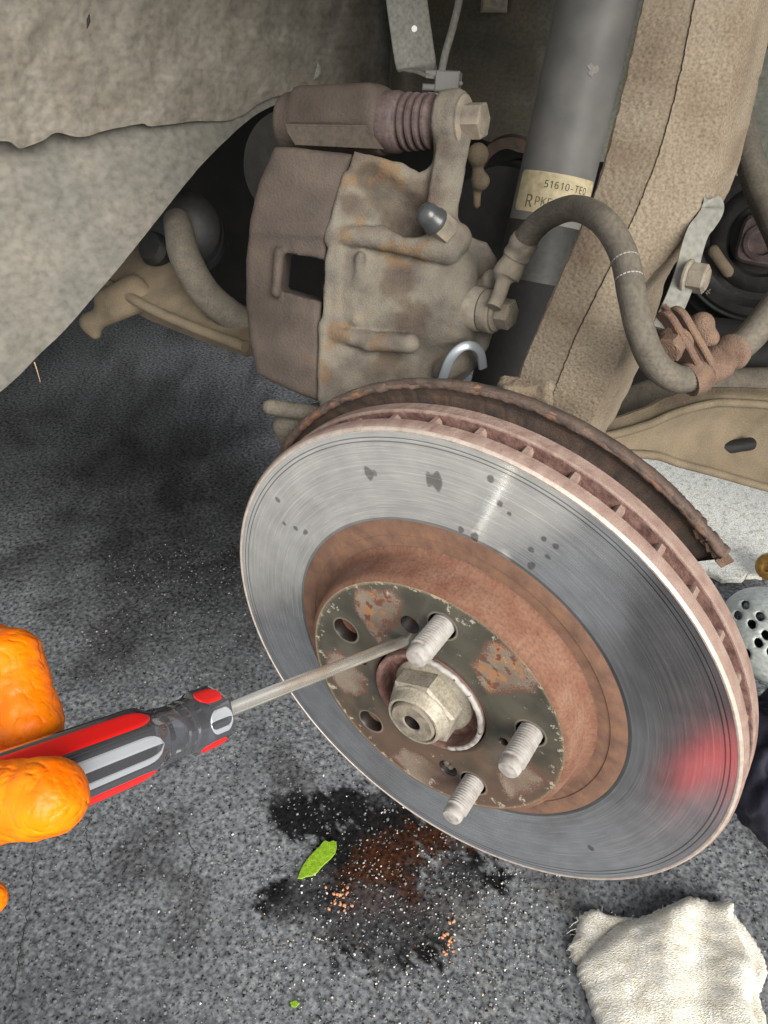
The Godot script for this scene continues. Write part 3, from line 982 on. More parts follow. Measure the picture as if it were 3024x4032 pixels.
func suspension() -> void:
	# rear lower arm and what is bolted to it, on the left below the liner
	var arm := thing("lower_suspension_arm", "tan pressed steel suspension arm running under the liner to the caliper", "suspension arm", at(Vector3(-0.1804, 0.4940, -0.6361)))
	var s := Shape.new()
	s.loft([
		[Vector3(-0.2691, 0.5063, -0.7201), Vector3(-0.2187, 0.5273, -0.7358), Vector3(-0.2278, 0.5110, -0.7610), Vector3(-0.2871, 0.4817, -0.7392)],
		[Vector3(-0.2474, 0.4987, -0.6771), Vector3(-0.1823, 0.5213, -0.6939), Vector3(-0.1881, 0.5063, -0.7201), Vector3(-0.2603, 0.4782, -0.6992)],
		[Vector3(-0.2045, 0.4924, -0.6349), Vector3(-0.1483, 0.5053, -0.6445), Vector3(-0.1542, 0.4893, -0.6700), Vector3(-0.2146, 0.4725, -0.6575)],
		[Vector3(-0.1581, 0.4889, -0.6012), Vector3(-0.1157, 0.4942, -0.6051), Vector3(-0.1211, 0.4775, -0.6301), Vector3(-0.1664, 0.4694, -0.6240)],
		[Vector3(-0.1102, 0.4890, -0.5638), Vector3(-0.0771, 0.4898, -0.5644), Vector3(-0.0809, 0.4725, -0.5889), Vector3(-0.1157, 0.4694, -0.5866)]], true, [0, 1, 2, 3])
	obj("arm_plate", s, M["tan_arm"], arm)
	var rim := Shape.new()
	rim.tube(spline([Vector3(-0.2507, 0.4987, -0.6771), Vector3(-0.2045, 0.4927, -0.6352), Vector3(-0.1574, 0.4899, -0.5981), Vector3(-0.1097, 0.4899, -0.5607)]), [0.0045, 0.0045], 10)
	obj("rolled_edge", rim, M["tan_arm"], arm)
	var foot := Shape.new()
	foot.nets(mm_at(Vector3(-0.2438, 0.4847, -0.6542)), func(q: Vector3) -> float: return smin(capsule(q, Vector3(-22, -14, 0), Vector3(30, 6, -6), 8.0, 10.0), smin(capsule(q, Vector3(-22, -14, 0), Vector3(-18, -23, 4), 7.0, 5.0), capsule(q, Vector3(-6, 4, -6), Vector3(20, 14, -10), 10.0, 12.0), 6.0), 8.0), Vector3(-40, -36, -30), Vector3(50, 34, 20), 2.0)
	obj("bushing_bracket", foot, M["tan_arm"], arm)
	var link := thing("stabiliser_bar", "dull grey stabiliser bar end bending down behind the caliper", "stabiliser bar", at(Vector3(-0.1544, 0.5394, -0.6201)))
	var t := Shape.new()
	t.tube(spline([Vector3(-0.1783, 0.5540, -0.6746), Vector3(-0.1713, 0.5506, -0.6509), Vector3(-0.1625, 0.5378, -0.6251), Vector3(-0.1454, 0.5115, -0.6118), Vector3(-0.1127, 0.4860, -0.6052), Vector3(-0.0749, 0.4629, -0.6005)], 8), [0.0115, 0.0128, 0.0128, 0.0135], 20)
	obj("bar", t, M["dusty_rubber"], link)
	var bush := thing("bar_bushing", "dark grey rubber bushing cup above the stabiliser bar bend", "bushing", at(Vector3(-0.1776, 0.5494, -0.7024)))
	var c := Shape.new()
	c.lathe(along(Vector3(-0.1828, 0.5334, -0.7154), Vector3(0.1, 0.5, 0.86), MM), [Vector2(0, -34), Vector2(30, -34), Vector2(34, -28), Vector2(34, -8), Vector2(31, -5), Vector2(31, -1), Vector2(33.5, 2), Vector2(33, 14), Vector2(26, 22), Vector2(12, 25), Vector2(0, 25)], 40)
	obj("cup", c, M["black_rubber"], bush)
	var stub := Shape.new()
	stub.lathe(along(Vector3(-0.2033, 0.5230, -0.6951), Vector3(-0.4, 0.5, 0.7), MM), [Vector2(0, -20), Vector2(14, -20), Vector2(16, 8), Vector2(12, 14), Vector2(0, 15)], 24)
	obj("stub", stub, M["black_rubber"], bush)
	# the strut
	var a := Vector3(0.1348, 0.7267, -0.5726)
	var b := Vector3(0.0915, 0.4865, -0.5033)
	var d := b - a
	var strut := thing("strut", "grey suspension strut tube with a cream sticker between caliper and knuckle", "strut", along(b, a - b), true)
	var length := d.length()
	var tube := Shape.new()
	tube.lathe(mm(), [Vector2(0, 60), Vector2(25, 60), Vector2(25, length / MM + 260), Vector2(0, length / MM + 260)], 64)
	obj("tube", tube, M["grey_tube"], strut)
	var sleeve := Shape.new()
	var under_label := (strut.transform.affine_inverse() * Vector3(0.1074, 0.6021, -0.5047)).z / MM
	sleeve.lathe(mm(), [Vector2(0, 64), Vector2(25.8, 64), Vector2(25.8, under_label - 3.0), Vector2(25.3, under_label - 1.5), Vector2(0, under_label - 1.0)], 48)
	obj("shadow_sleeve", sleeve, M["shadow_crack_grey"], strut)  # dark sleeve paints the shadow on the tube below the sticker
	sleeve = Shape.new()
	sleeve.lathe(mm(), [Vector2(0, -90), Vector2(27, -90), Vector2(27.5, 40), Vector2(26.4, 70), Vector2(26, 74), Vector2(0, 75)], 48)
	obj("fork_sleeve", sleeve, M["dirty_black"], strut)
	sticker(strut, a, b)
	var chip := Shape.new()
	var cn := noise(90, 0.35, 2)
	var spot := strut.transform.affine_inverse() * Vector3(0.1271, 0.6822, -0.5395)
	var ang := atan2(spot.y, spot.x)
	var blotch := []
	for k in 18:
		blotch.append(Vector2.from_angle(TAU * k / 18) * (3.4 + 0.9 * sin(k * 1.1) + 0.7 * sin(k * 2.3 + 1.0)))
	chip.slab(Transform3D(Basis(Vector3(-sin(ang), cos(ang), 0), Vector3(0, 0, 1), Vector3(cos(ang), sin(ang), 0)) * Basis().scaled(Vector3.ONE * MM), Vector3(cos(ang), sin(ang), 0) * 0.0247 + Vector3(0, 0, spot.z)), blotch, 0.0, 0.6, 0.2)
	obj("paint_chip", chip, M["chalky_thread"], strut)


func bend(s: Shape, r: float, ang0: float, zmid: float, tilt: float) -> void:
	# lay flat lettering (millimetres, y up) round a tube
	for k in s.v.size():
		var q := s.v[k]
		var f := Vector2(q.x, q.y).rotated(tilt)
		var a := ang0 + f.x / r
		s.v[k] = Vector3(cos(a) * (r + q.z), sin(a) * (r + q.z), zmid + f.y) * MM


func lettering(words: String, size: float, depth: float, at_: Vector2) -> Shape:
	var tm := TextMesh.new()
	var font := SystemFont.new()
	font.font_names = PackedStringArray(["Droid Sans Mono"])
	tm.font = font
	tm.text = words
	tm.font_size = 32
	tm.pixel_size = size / 23.0
	tm.depth = depth
	tm.curve_step = 2.0
	var arr := tm.get_mesh_arrays()
	var s := Shape.new()
	var vs: PackedVector3Array = arr[Mesh.ARRAY_VERTEX]
	for q in vs:
		s.p(q + Vector3(at_.x, at_.y, 0))
	var index: PackedInt32Array = arr[Mesh.ARRAY_INDEX]
	for k in range(0, index.size(), 3):
		s.tri(index[k], index[k + 1], index[k + 2], k)
	return s


func sticker(strut: Node3D, _a: Vector3, _b: Vector3) -> void:
	var back := strut.transform.affine_inverse()
	var left := back * Vector3(0.0963, 0.6148, -0.5291)
	var mid := back * Vector3(0.1110, 0.6170, -0.5108)
	var ang := atan2(mid.y, mid.x)
	var zmid := mid.z / MM
	var s := Shape.new()
	var outline := []
	var wide := 30.0
	var high := 12.4
	for c in [[1, 1], [-1, 1], [-1, -1], [1, -1]]:
		for k in 5:
			var q := Vector2(c[0] * (wide - 2.5), c[1] * (high - 2.5))
			var start := 0.0 if c[0] > 0 and c[1] > 0 else PI / 2 if c[1] > 0 else PI if c[0] < 0 else PI * 1.5
			outline.append(q + Vector2.from_angle(start + PI / 8 * k) * 2.5)
	# a fine grid so that the sheet follows the tube
	var t0 := s.gr.size()
	var n := 40
	for layer in 2:
		for k in n + 1:
			var x := lerpf(-wide, wide, float(k) / n)
			var edge := high - (maxf(0.0, absf(x) - wide + 2.5) ** 2) / 2.5
			s.p(Vector3(x, edge, 0.25 - 0.2 * layer))
			s.p(Vector3(x, -edge, 0.25 - 0.2 * layer))
	for k in n:
		var a := k * 2
		s.quad(a, a + 1, a + 3, a + 2, 1)
		var b := a + (n + 1) * 2
		s.quad(b, b + 2, b + 3, b + 1, 2)
		s.quad(a, a + 2, b + 2, b, 3)
		s.quad(a + 1, b + 1, b + 3, a + 3, 4)
	s.solid(t0)
	bend(s, 25.0, ang, zmid, 0.0)
	var label := obj("sticker", s, M["sticker"], strut)
	var number := lettering("51610-TE0", 4.1, 0.12, Vector2(5.5, 5.2))
	bend(number, 25.32, ang, zmid, 0.0)
	obj("number", number, M["ink"], label)
	var letter := lettering("R", 7.4, 0.12, Vector2(-18.0, -6.2))
	bend(letter, 25.32, ang, zmid, 0.0)
	obj("letter", letter, M["faded_ink"], label)
	var smudge := lettering("PKE", 5.0, 0.1, Vector2(-7.6, -5.6))
	var more := lettering("4G2", 4.0, 0.1, Vector2(3.6, -4.8))
	for q in [smudge, more]:
		bend(q, 25.32, ang, zmid, 0.0)
		obj("worn_print", q, M["faded_ink"], label)


# ---------------------------------------------------------------- knuckle, shield, rotor, hub

func knuckle() -> void:
	var k := thing("steering_knuckle", "tall rusty cast knuckle arm with a parting seam rising to the upper right", "steering knuckle", at(Vector3(0.0892, 0.5655, -0.3347)))
	var left: Array = [Vector3(0.0605, 0.5416, -0.3440), Vector3(0.0646, 0.5690, -0.3377), Vector3(0.0677, 0.5868, -0.3369), Vector3(0.0723, 0.6034, -0.3363), Vector3(0.0783, 0.6220, -0.3383), Vector3(0.0852, 0.6424, -0.3421), Vector3(0.0914, 0.6608, -0.3477), Vector3(0.0959, 0.6807, -0.3531), Vector3(0.0998, 0.7054, -0.3601), Vector3(0.1036, 0.7271, -0.3671), Vector3(0.1072, 0.7493, -0.3731), Vector3(0.1153, 0.7870, -0.3894), Vector3(0.1269, 0.8318, -0.4116)]
	var seam: Array = [Vector3(0.0747, 0.5432, -0.3275), Vector3(0.0790, 0.5728, -0.3211), Vector3(0.0820, 0.5876, -0.3203), Vector3(0.0861, 0.6059, -0.3200), Vector3(0.0925, 0.6239, -0.3218), Vector3(0.1010, 0.6463, -0.3258), Vector3(0.1072, 0.6641, -0.3300), Vector3(0.1122, 0.6823, -0.3352), Vector3(0.1160, 0.7058, -0.3422), Vector3(0.1186, 0.7280, -0.3501), Vector3(0.1220, 0.7491, -0.3562), Vector3(0.1306, 0.7851, -0.3721), Vector3(0.1430, 0.8283, -0.3951)]
	var edge: Array = [Vector3(0.0937, 0.5385, -0.3198), Vector3(0.0978, 0.5666, -0.3123), Vector3(0.1016, 0.5882, -0.3098), Vector3(0.1055, 0.6066, -0.3109), Vector3(0.1079, 0.6268, -0.3140), Vector3(0.1203, 0.6465, -0.3155), Vector3(0.1271, 0.6650, -0.3194), Vector3(0.1307, 0.6825, -0.3254), Vector3(0.1328, 0.7054, -0.3324), Vector3(0.1350, 0.7284, -0.3405), Vector3(0.1390, 0.7490, -0.3463), Vector3(0.1484, 0.7840, -0.3616), Vector3(0.1608, 0.8258, -0.3834)]
	var right: Array = [Vector3(0.1009, 0.5325, -0.3270), Vector3(0.1053, 0.5593, -0.3205), Vector3(0.1092, 0.5829, -0.3180), Vector3(0.1119, 0.6020, -0.3198), Vector3(0.1146, 0.6235, -0.3228), Vector3(0.1284, 0.6433, -0.3233), Vector3(0.1353, 0.6620, -0.3283), Vector3(0.1388, 0.6800, -0.3344), Vector3(0.1409, 0.7037, -0.3414), Vector3(0.1434, 0.7274, -0.3493), Vector3(0.1476, 0.7486, -0.3561), Vector3(0.1576, 0.7844, -0.3712), Vector3(0.1705, 0.8272, -0.3926)]
	var into := Transform3D(Basis(Vector3(0.8355, -0.0000, 0.5495), Vector3(0.0000, 1.0000, -0.0000), Vector3(-0.5495, 0.0000, 0.8355)), Vector3(0.0234, 0.4303, -0.2583)).basis.z * -0.034
	var rough := noise(100, 120.0, 3)
	var cols := []
	for j in 11:
		var line := []
		for i in left.size():
			var across: Vector3 = (right[i] - left[i]).normalized()
			var q: Vector3
			match j:
				0: q = left[i]
				1: q = left[i].lerp(seam[i], 0.07) - into * 0.05
				2: q = left[i].lerp(seam[i], 0.5) - into * 0.05
				3: q = seam[i] - across * 0.0006
				4: q = seam[i] + into * 0.022
				5: q = seam[i] + across * 0.0006 - into * 0.03
				6: q = seam[i].lerp(edge[i], 0.5) - into * 0.02
				7: q = edge[i]
				8: q = right[i]
				9: q = right[i] + into
				10: q = left[i] + into
			line.append(q)
		var fine := spline(line, 14)
		for i in fine.size():
			if j in [3, 4, 5]:
				var w := rough.get_noise_1d(i * 0.01) * 0.0005
				fine[i] += (right[0] - left[0]).normalized() * w
			else:
				fine[i] += Vector3(rough.get_noise_3dv(fine[i]), rough.get_noise_3dv(fine[i] * 1.3), rough.get_noise_3dv(fine[i] * 0.8)) * 0.0007
		cols.append(fine)
	var rings := []
	for i in cols[0].size():
		var ring := []
		for j in 11:
			ring.append(cols[j][i])
		rings.append(ring)
	var s := Shape.new()
	s.loft(rings, true, [1, 3, 4, 5, 7, 8, 9, 10])
	obj("upright", s, M["rusty_knuckle"], k)
	# the lug of crusted casting by the shield
	var lug := Shape.new()
	lug.nets(mm_at(Vector3(0.0815, 0.5717, -0.3278)), func(q: Vector3) -> float: return smin(rbox(q - Vector3(6, -6, 0), Vector3(14, 16, 8), 4.0), rbox(q - Vector3(-14, -4, -4), Vector3(12, 9, 8), 4.0), 5.0) + rough.get_noise_3dv(q * 0.002) * 1.6, Vector3(-34, -30, -20), Vector3(30, 22, 18), 1.6)
	obj("casting_lug", lug, M["rusty_knuckle"], k)
	# the ear that pokes out below the caliper on the left of the shield
	var ear := Shape.new()
	ear.nets(mm_at(Vector3(-0.0486, 0.5226, -0.3893)), func(q: Vector3) -> float:
		var top := capsule(q, Vector3(-17, 9, 2), Vector3(40, -6, -6), 4.5, 6.0)
		var low := rbox((q - Vector3(2, -8, -6)).rotated(Vector3(0, 0, 1), -0.3), Vector3(19, 11, 9), 7.0)
		return smin(top, low, 2.0), Vector3(-34, -32, -24), Vector3(56, 24, 16), 1.5)
	obj("mounting_ear", ear, M["dusty_rubber"], k)


func shield() -> void:
	var root := thing("dust_shield", "thin rusty dust shield with a flaking rim behind the top of the rotor", "dust shield", Transform3D(Basis(Vector3(0.8355, -0.0000, 0.5495), Vector3(0.0000, 1.0000, -0.0000), Vector3(-0.5495, 0.0000, 0.8355)), Vector3(0.0234, 0.4303, -0.2583)), true)
	var prof := [Vector2(90, -57), Vector2(146, -57), Vector2(150, -56), Vector2(152, -53.5), Vector2(153.6, -50.5), Vector2(155.2, -50), Vector2(156.4, -51.5), Vector2(156.2, -54), Vector2(154.5, -58), Vector2(151, -60), Vector2(90, -60)]
	var n := noise(110, 0.09, 4)
	var rings := []
	var steps := 260
	for k in steps + 1:
		var f := float(k) / steps
		var a := deg_to_rad(lerpf(46.0, 156.0, f))
		var ring := []
		var worn := smoothstep(0.16, 0.0, f)
		for j in prof.size():
			var q: Vector2 = prof[j]
			var w := n.get_noise_2d(a * 150.0 + j * 3.0, j * 9.0)
			var r := q.x + w * (0.8 + 2.4 * worn) * (1.0 if j > 2 and j < 9 else 0.2)
			if j > 0 and j < 10:
				r -= worn * worn * 2.0 * maxf(0.0, n.get_noise_1d(a * 900.0)) * 3.0
			ring.append(Vector3(r * cos(a), r * sin(a), q.y + w * 0.8) * MM)
		rings.append(ring)
	var s := Shape.new()
	s.loft(rings, true, [0, 1, 4, 9, 10])
	var plate := obj("plate", s, M["shield_steel"], root)
	# the rolled rim, where the rust flakes
	var bead := Shape.new()
	var bead_rings := []
	for k in steps + 1:
		var f := float(k) / steps
		var a := deg_to_rad(lerpf(46.4, 155.0, f))
		var ring := []
		for j in 10:
			var b := TAU * j / 10
			var w := n.get_noise_2d(a * 190.0, j * 4.0)
			var r := 153.9 + cos(b) * (2.2 + w * 1.0)
			ring.append(Vector3(r * cos(a), r * sin(a), -52.0 + sin(b) * (2.0 + w * 1.0)) * MM)
		bead_rings.append(ring)
	bead.loft(bead_rings)
	obj("rolled_rim", bead, M["rim_rust"], plate)
	var flake := Shape.new()
	for k in 7:
		var a := deg_to_rad(45.2 + k * 0.9)
		var r := 153.0 - k * 0.6
		flake.box(Transform3D(Basis.from_euler(Vector3(0.3 * sin(k * 3.1), 0.4 * cos(k * 2.0), a + 0.5 * sin(k * 1.7))) * Basis().scaled(Vector3.ONE * MM), Vector3(r * cos(a), r * sin(a), -52.0 - 0.5 * k) * MM), Vector3(6.0 - 0.4 * k, 5.0, 1.2), 0.3)
	obj("loose_flakes", flake, M["flaky_rust"], root)


func rotor() -> void:
	var root := thing("brake_rotor", "vented brake rotor with grooved bright friction ring and rusty hat", "brake rotor", Transform3D(Basis(Vector3(0.8355, -0.0000, 0.5495), Vector3(0.0000, 1.0000, -0.0000), Vector3(-0.5495, 0.0000, 0.8355)), Vector3(0.0234, 0.4303, -0.2583)), true)
	var hat := Shape.new()
	hat.lathe(mm(), [Vector2(74.0, -0.15), Vector2(75.6, -0.7), Vector2(76.6, -1.8), Vector2(77.2, -4), Vector2(78.4, -13), Vector2(79.2, -17.2), Vector2(80.6, -18.8), Vector2(82.4, -19.6), Vector2(82.4, -24), Vector2(70, -24), Vector2(70, -7), Vector2(33.4, -7), Vector2(33.0, -6), Vector2(33.0, -0.3)], 160)
	var hat_mesh := obj("hat", hat, M["hat_rust"], root)
	var band := Shape.new()
	band.lathe(mm(), [Vector2(82.0, -19.8), Vector2(88.6, -19.7), Vector2(89.0, -19.25), Vector2(97.0, -19.2), Vector2(97.6, -19.5), Vector2(97.6, -22), Vector2(82.0, -22)], 160, true)
	obj("inner_band", band, M["ring_rust"], root)
	hat_face(hat_mesh)
	# the two plates and the vanes between them
	var front := Shape.new()
	front.lathe(mm(), [Vector2(97, -19.5), Vector2(144.6, -19.5), Vector2(146.4, -19.8), Vector2(146.9, -20.2), Vector2(147.7, -21.6), Vector2(147.8, -26.2), Vector2(147.2, -27.0), Vector2(97, -27.0)], 220, true)
	obj("front_plate", front, M["pink_rust"], root)
	var lip := Shape.new()
	lip.lathe(mm(), [Vector2(144.5, -19.4), Vector2(144.8, -18.95), Vector2(145.6, -18.8), Vector2(146.5, -19.4), Vector2(146.8, -20.1), Vector2(145.5, -20.4)], 220, true)
	obj("worn_lip", lip, M["worn_edge"], root)
	var rear := Shape.new()
	rear.lathe(mm(), [Vector2(97, -36.0), Vector2(147.2, -36.0), Vector2(147.9, -36.8), Vector2(147.9, -43.4), Vector2(147.0, -44.2), Vector2(97, -44.2)], 220, true)
	obj("rear_plate", rear, M["pink_rust"], root)
	var vane := Shape.new()
	vane.slab(mm() * Transform3D(Basis(Vector3(1, 0, 0), Vector3(0, 1, 0), Vector3(0, 0, 1)), Vector3(0, 0, -36.4)), [Vector2(100, -1.7), Vector2(138, -2.3), Vector2(143.8, -2.3), Vector2(145.4, -1.2), Vector2(145.4, 1.2), Vector2(143.8, 2.3), Vector2(138, 2.3), Vector2(100, 1.7)], 0.0, 9.8, 0.0)
	var v0 := obj("vane", vane, M["pink_rust"], root)
	for k in range(1, 40):
		var c := v0.duplicate() as MeshInstance3D
		c.name = numbered("vane", root)
		root.add_child(c, true)
		c.rotation.z = TAU * k / 40
	v0.rotation.z = 0.0
	var core := Shape.new()
	core.lathe(mm(), [Vector2(112, -36.2), Vector2(112, -26.8)], 96)
	obj("vent_core", core, M["dark_rust"], root)
	var inside := Shape.new()
	inside.lathe(mm(), [Vector2(112, -35.8), Vector2(146.6, -35.8)], 160)
	obj("vent_wall", inside, M["dark_rust"], root)
	# the swept face: turned grooves, so that highlights fan out from the axle
	var face := Shape.new()
	var segs := 256
	var radii := [97.5, 104.0, 112.0, 122.0, 132.0, 140.0, 144.7]
	for r in radii:
		for k in segs + 1:
			var a := TAU * k / segs
			face.p(Vector3(r * cos(a), r * sin(a), -19.25 + (0.0 if r < 144 else 0.12)) * MM, Vector2(float(k) / segs, (r - 97.0) / 48.0))
	for j in radii.size() - 1:
		for k in segs:
			var a := j * (segs + 1) + k
			face.quad(a, a + 1, a + segs + 2, a + segs + 1)
	face.facing(0, Vector3(0, 0, 1))
	obj("friction_face", face, swept_metal(), root)


func swept_metal() -> StandardMaterial3D:
	var w := 1536
	var h := 256
	var streak := noise(120, 1.0, 3)
	var fine := noise(121, 1.0, 1, FastNoiseLite.TYPE_VALUE)
	var patch := noise(122, 1.0, 4)
	var drop: Array = [Vector2(-48.5, 113.1), Vector2(-12.8, 122.0), Vector2(8.4, 99.4), Vector2(1.9, 100.6), Vector2(13.4, 133.0), Vector2(18.9, 121.9), Vector2(23.6, 118.8), Vector2(40.5, 112.3), Vector2(46.0, 110.9), Vector2(36.3, 104.0), Vector2(36.7, 95.7), Vector2(43.9, 103.6), Vector2(93.7, -79.7), Vector2(-98.1, 59.2), Vector2(-106.2, 59.0), Vector2(-91.7, 58.8), Vector2(-109.6, 73.4)]
	var size := [3.4, 4.6, 2.4, 1.7, 1.8, 1.5, 1.2, 1.3, 1.6, 1.6, 2.2, 1.5, 1.8, 1.6, 1.4, 1.8, 1.6]
	var im := Image.create(w, h, false, Image.FORMAT_RGB8)
	var rough := Image.create(w, h, false, Image.FORMAT_RGB8)
	for y in h:
		var r := 97.0 + 48.0 * y / h
		var ringline := fine.get_noise_2d(y * 0.9, 3.0) * 0.5 + fine.get_noise_2d(y * 0.31, 9.0) * 0.5
		for x in w:
			var a := TAU * x / w
			var q := Vector2(cos(a), sin(a)) * r
			# streaks run a long way round and are thin across
			var s1 := streak.get_noise_3d(cos(a) * 2.2, sin(a) * 2.2, y * 0.55)
			var s2 := streak.get_noise_3d(cos(a) * 5.0 + 9.0, sin(a) * 5.0, y * 0.23)
			var blot := patch.get_noise_2d(q.x * 0.05, q.y * 0.05)
			var tone := 0.88 + 0.04 * ringline + 0.07 * s1 + 0.05 * s2 + 0.05 * blot
			if s1 > 0.42:
				tone += 0.09
			var ro := 0.13 + 0.04 * s1 + 0.02 * blot + 0.02 * ringline
			if r < 99.0:
				tone *= 0.75
			if absf(r - 139.6) < 0.32 or absf(r - 141.6) < 0.22:
				tone *= 0.62
			var tint := Color(tone * 0.975, tone * 0.985, tone)
			for k in drop.size():
				var d: float = q.distance_to(drop[k]) / (size[k] * (1.0 + 0.25 * sin(a * 140.0 + k)))
				if d < 1.0:
					var e := (0.62 if d < 0.82 else 0.72)
					tint = tint.lerp(Color(tone * e, tone * e, tone * e * 1.02), 0.85)
					ro += 0.12
			im.set_pixel(x, y, tint)
			rough.set_pixel(x, y, Color(ro, ro, ro))
	var m := StandardMaterial3D.new()
	m.resource_name = "swept_metal"
	m.albedo_texture = ImageTexture.create_from_image(im)
	m.roughness_texture = ImageTexture.create_from_image(rough)
	m.roughness = 1.0
	m.metallic = 0.92
	m.anisotropy_enabled = true
	m.anisotropy = 0.5
	return m


func arc(r: float, a0: float, a1: float, n: int) -> PackedVector2Array:
	var o := PackedVector2Array()
	for k in n + 1:
		o.append(Vector2.from_angle(lerpf(a0, a1, float(k) / n)) * r)
	return o


func hat_face(hat: Node3D) -> void:
	var studs := []
	for k in 5:
		studs.append([Vector2.from_angle(deg_to_rad(13.3 + 72.0 * k)) * 56.9, 7.5])
	var holes: Array = studs.duplicate()
	holes.append([Vector2(-13.0, 47.9), 5.4])
	holes.append([Vector2(14.0, -47.6), 5.6])
	holes.append([Vector2(-42.0, 4.5), 2.7])
	holes.append([Vector2(43.0, -2.7), 2.6])
	holes.sort_custom(func(a, b): return a[0].angle() < b[0].angle())
	var s := Shape.new()
	for k in holes.size():
		var h0: Array = holes[k]
		var h1: Array = holes[(k + 1) % holes.size()]
		var a0: float = h0[0].angle()
		var a1: float = h1[0].angle()
		if a1 < a0:
			a1 += TAU
		var ring := arc(74.05, a0, a1, 40)
		var inner := arc(33.0, a1, a0, 30)
		ring.append_array(inner)
		for h in [h0, h1]:
			var c := PackedVector2Array()
			for j in 28:
				c.append(h[0] + Vector2.from_angle(TAU * j / 28 + 0.01) * h[1])
			var best := PackedVector2Array()
			for part in Geometry2D.clip_polygons(ring, c):
				if part.size() > best.size():
					best = part
			ring = best
		var cut := Geometry2D.triangulate_polygon(ring)
		var first := s.v.size()
		for q in ring:
			s.p(Vector3(q.x, q.y, -0.15) * MM, Vector2(q.x / 160.0 + 0.5, 0.5 - q.y / 160.0))
		for j in range(0, cut.size(), 3):
			s.tri(first + cut[j], first + cut[j + 1], first + cut[j + 2])
	s.facing(0, Vector3(0, 0, 1))
	obj("hat_face", s, face_paint(), hat)
	for h in holes:
		var wall := Shape.new()
		var r: float = h[1]
		var prof := [Vector2(r + 0.5, -0.1), Vector2(r, -0.8)]
		if r > 5.0 and r < 7.0:
			for k in 7:
				prof.append(Vector2(r, -1.0 - k * 1.0))
				prof.append(Vector2(r - 0.55, -1.5 - k * 1.0))
		prof.append(Vector2(r, -8.5))
		wall.lathe(mm() * Transform3D(Basis(), Vector3(h[0].x, h[0].y, 0)), prof, 28)
		obj("hole_wall", wall, M["bore_dark"], hat)


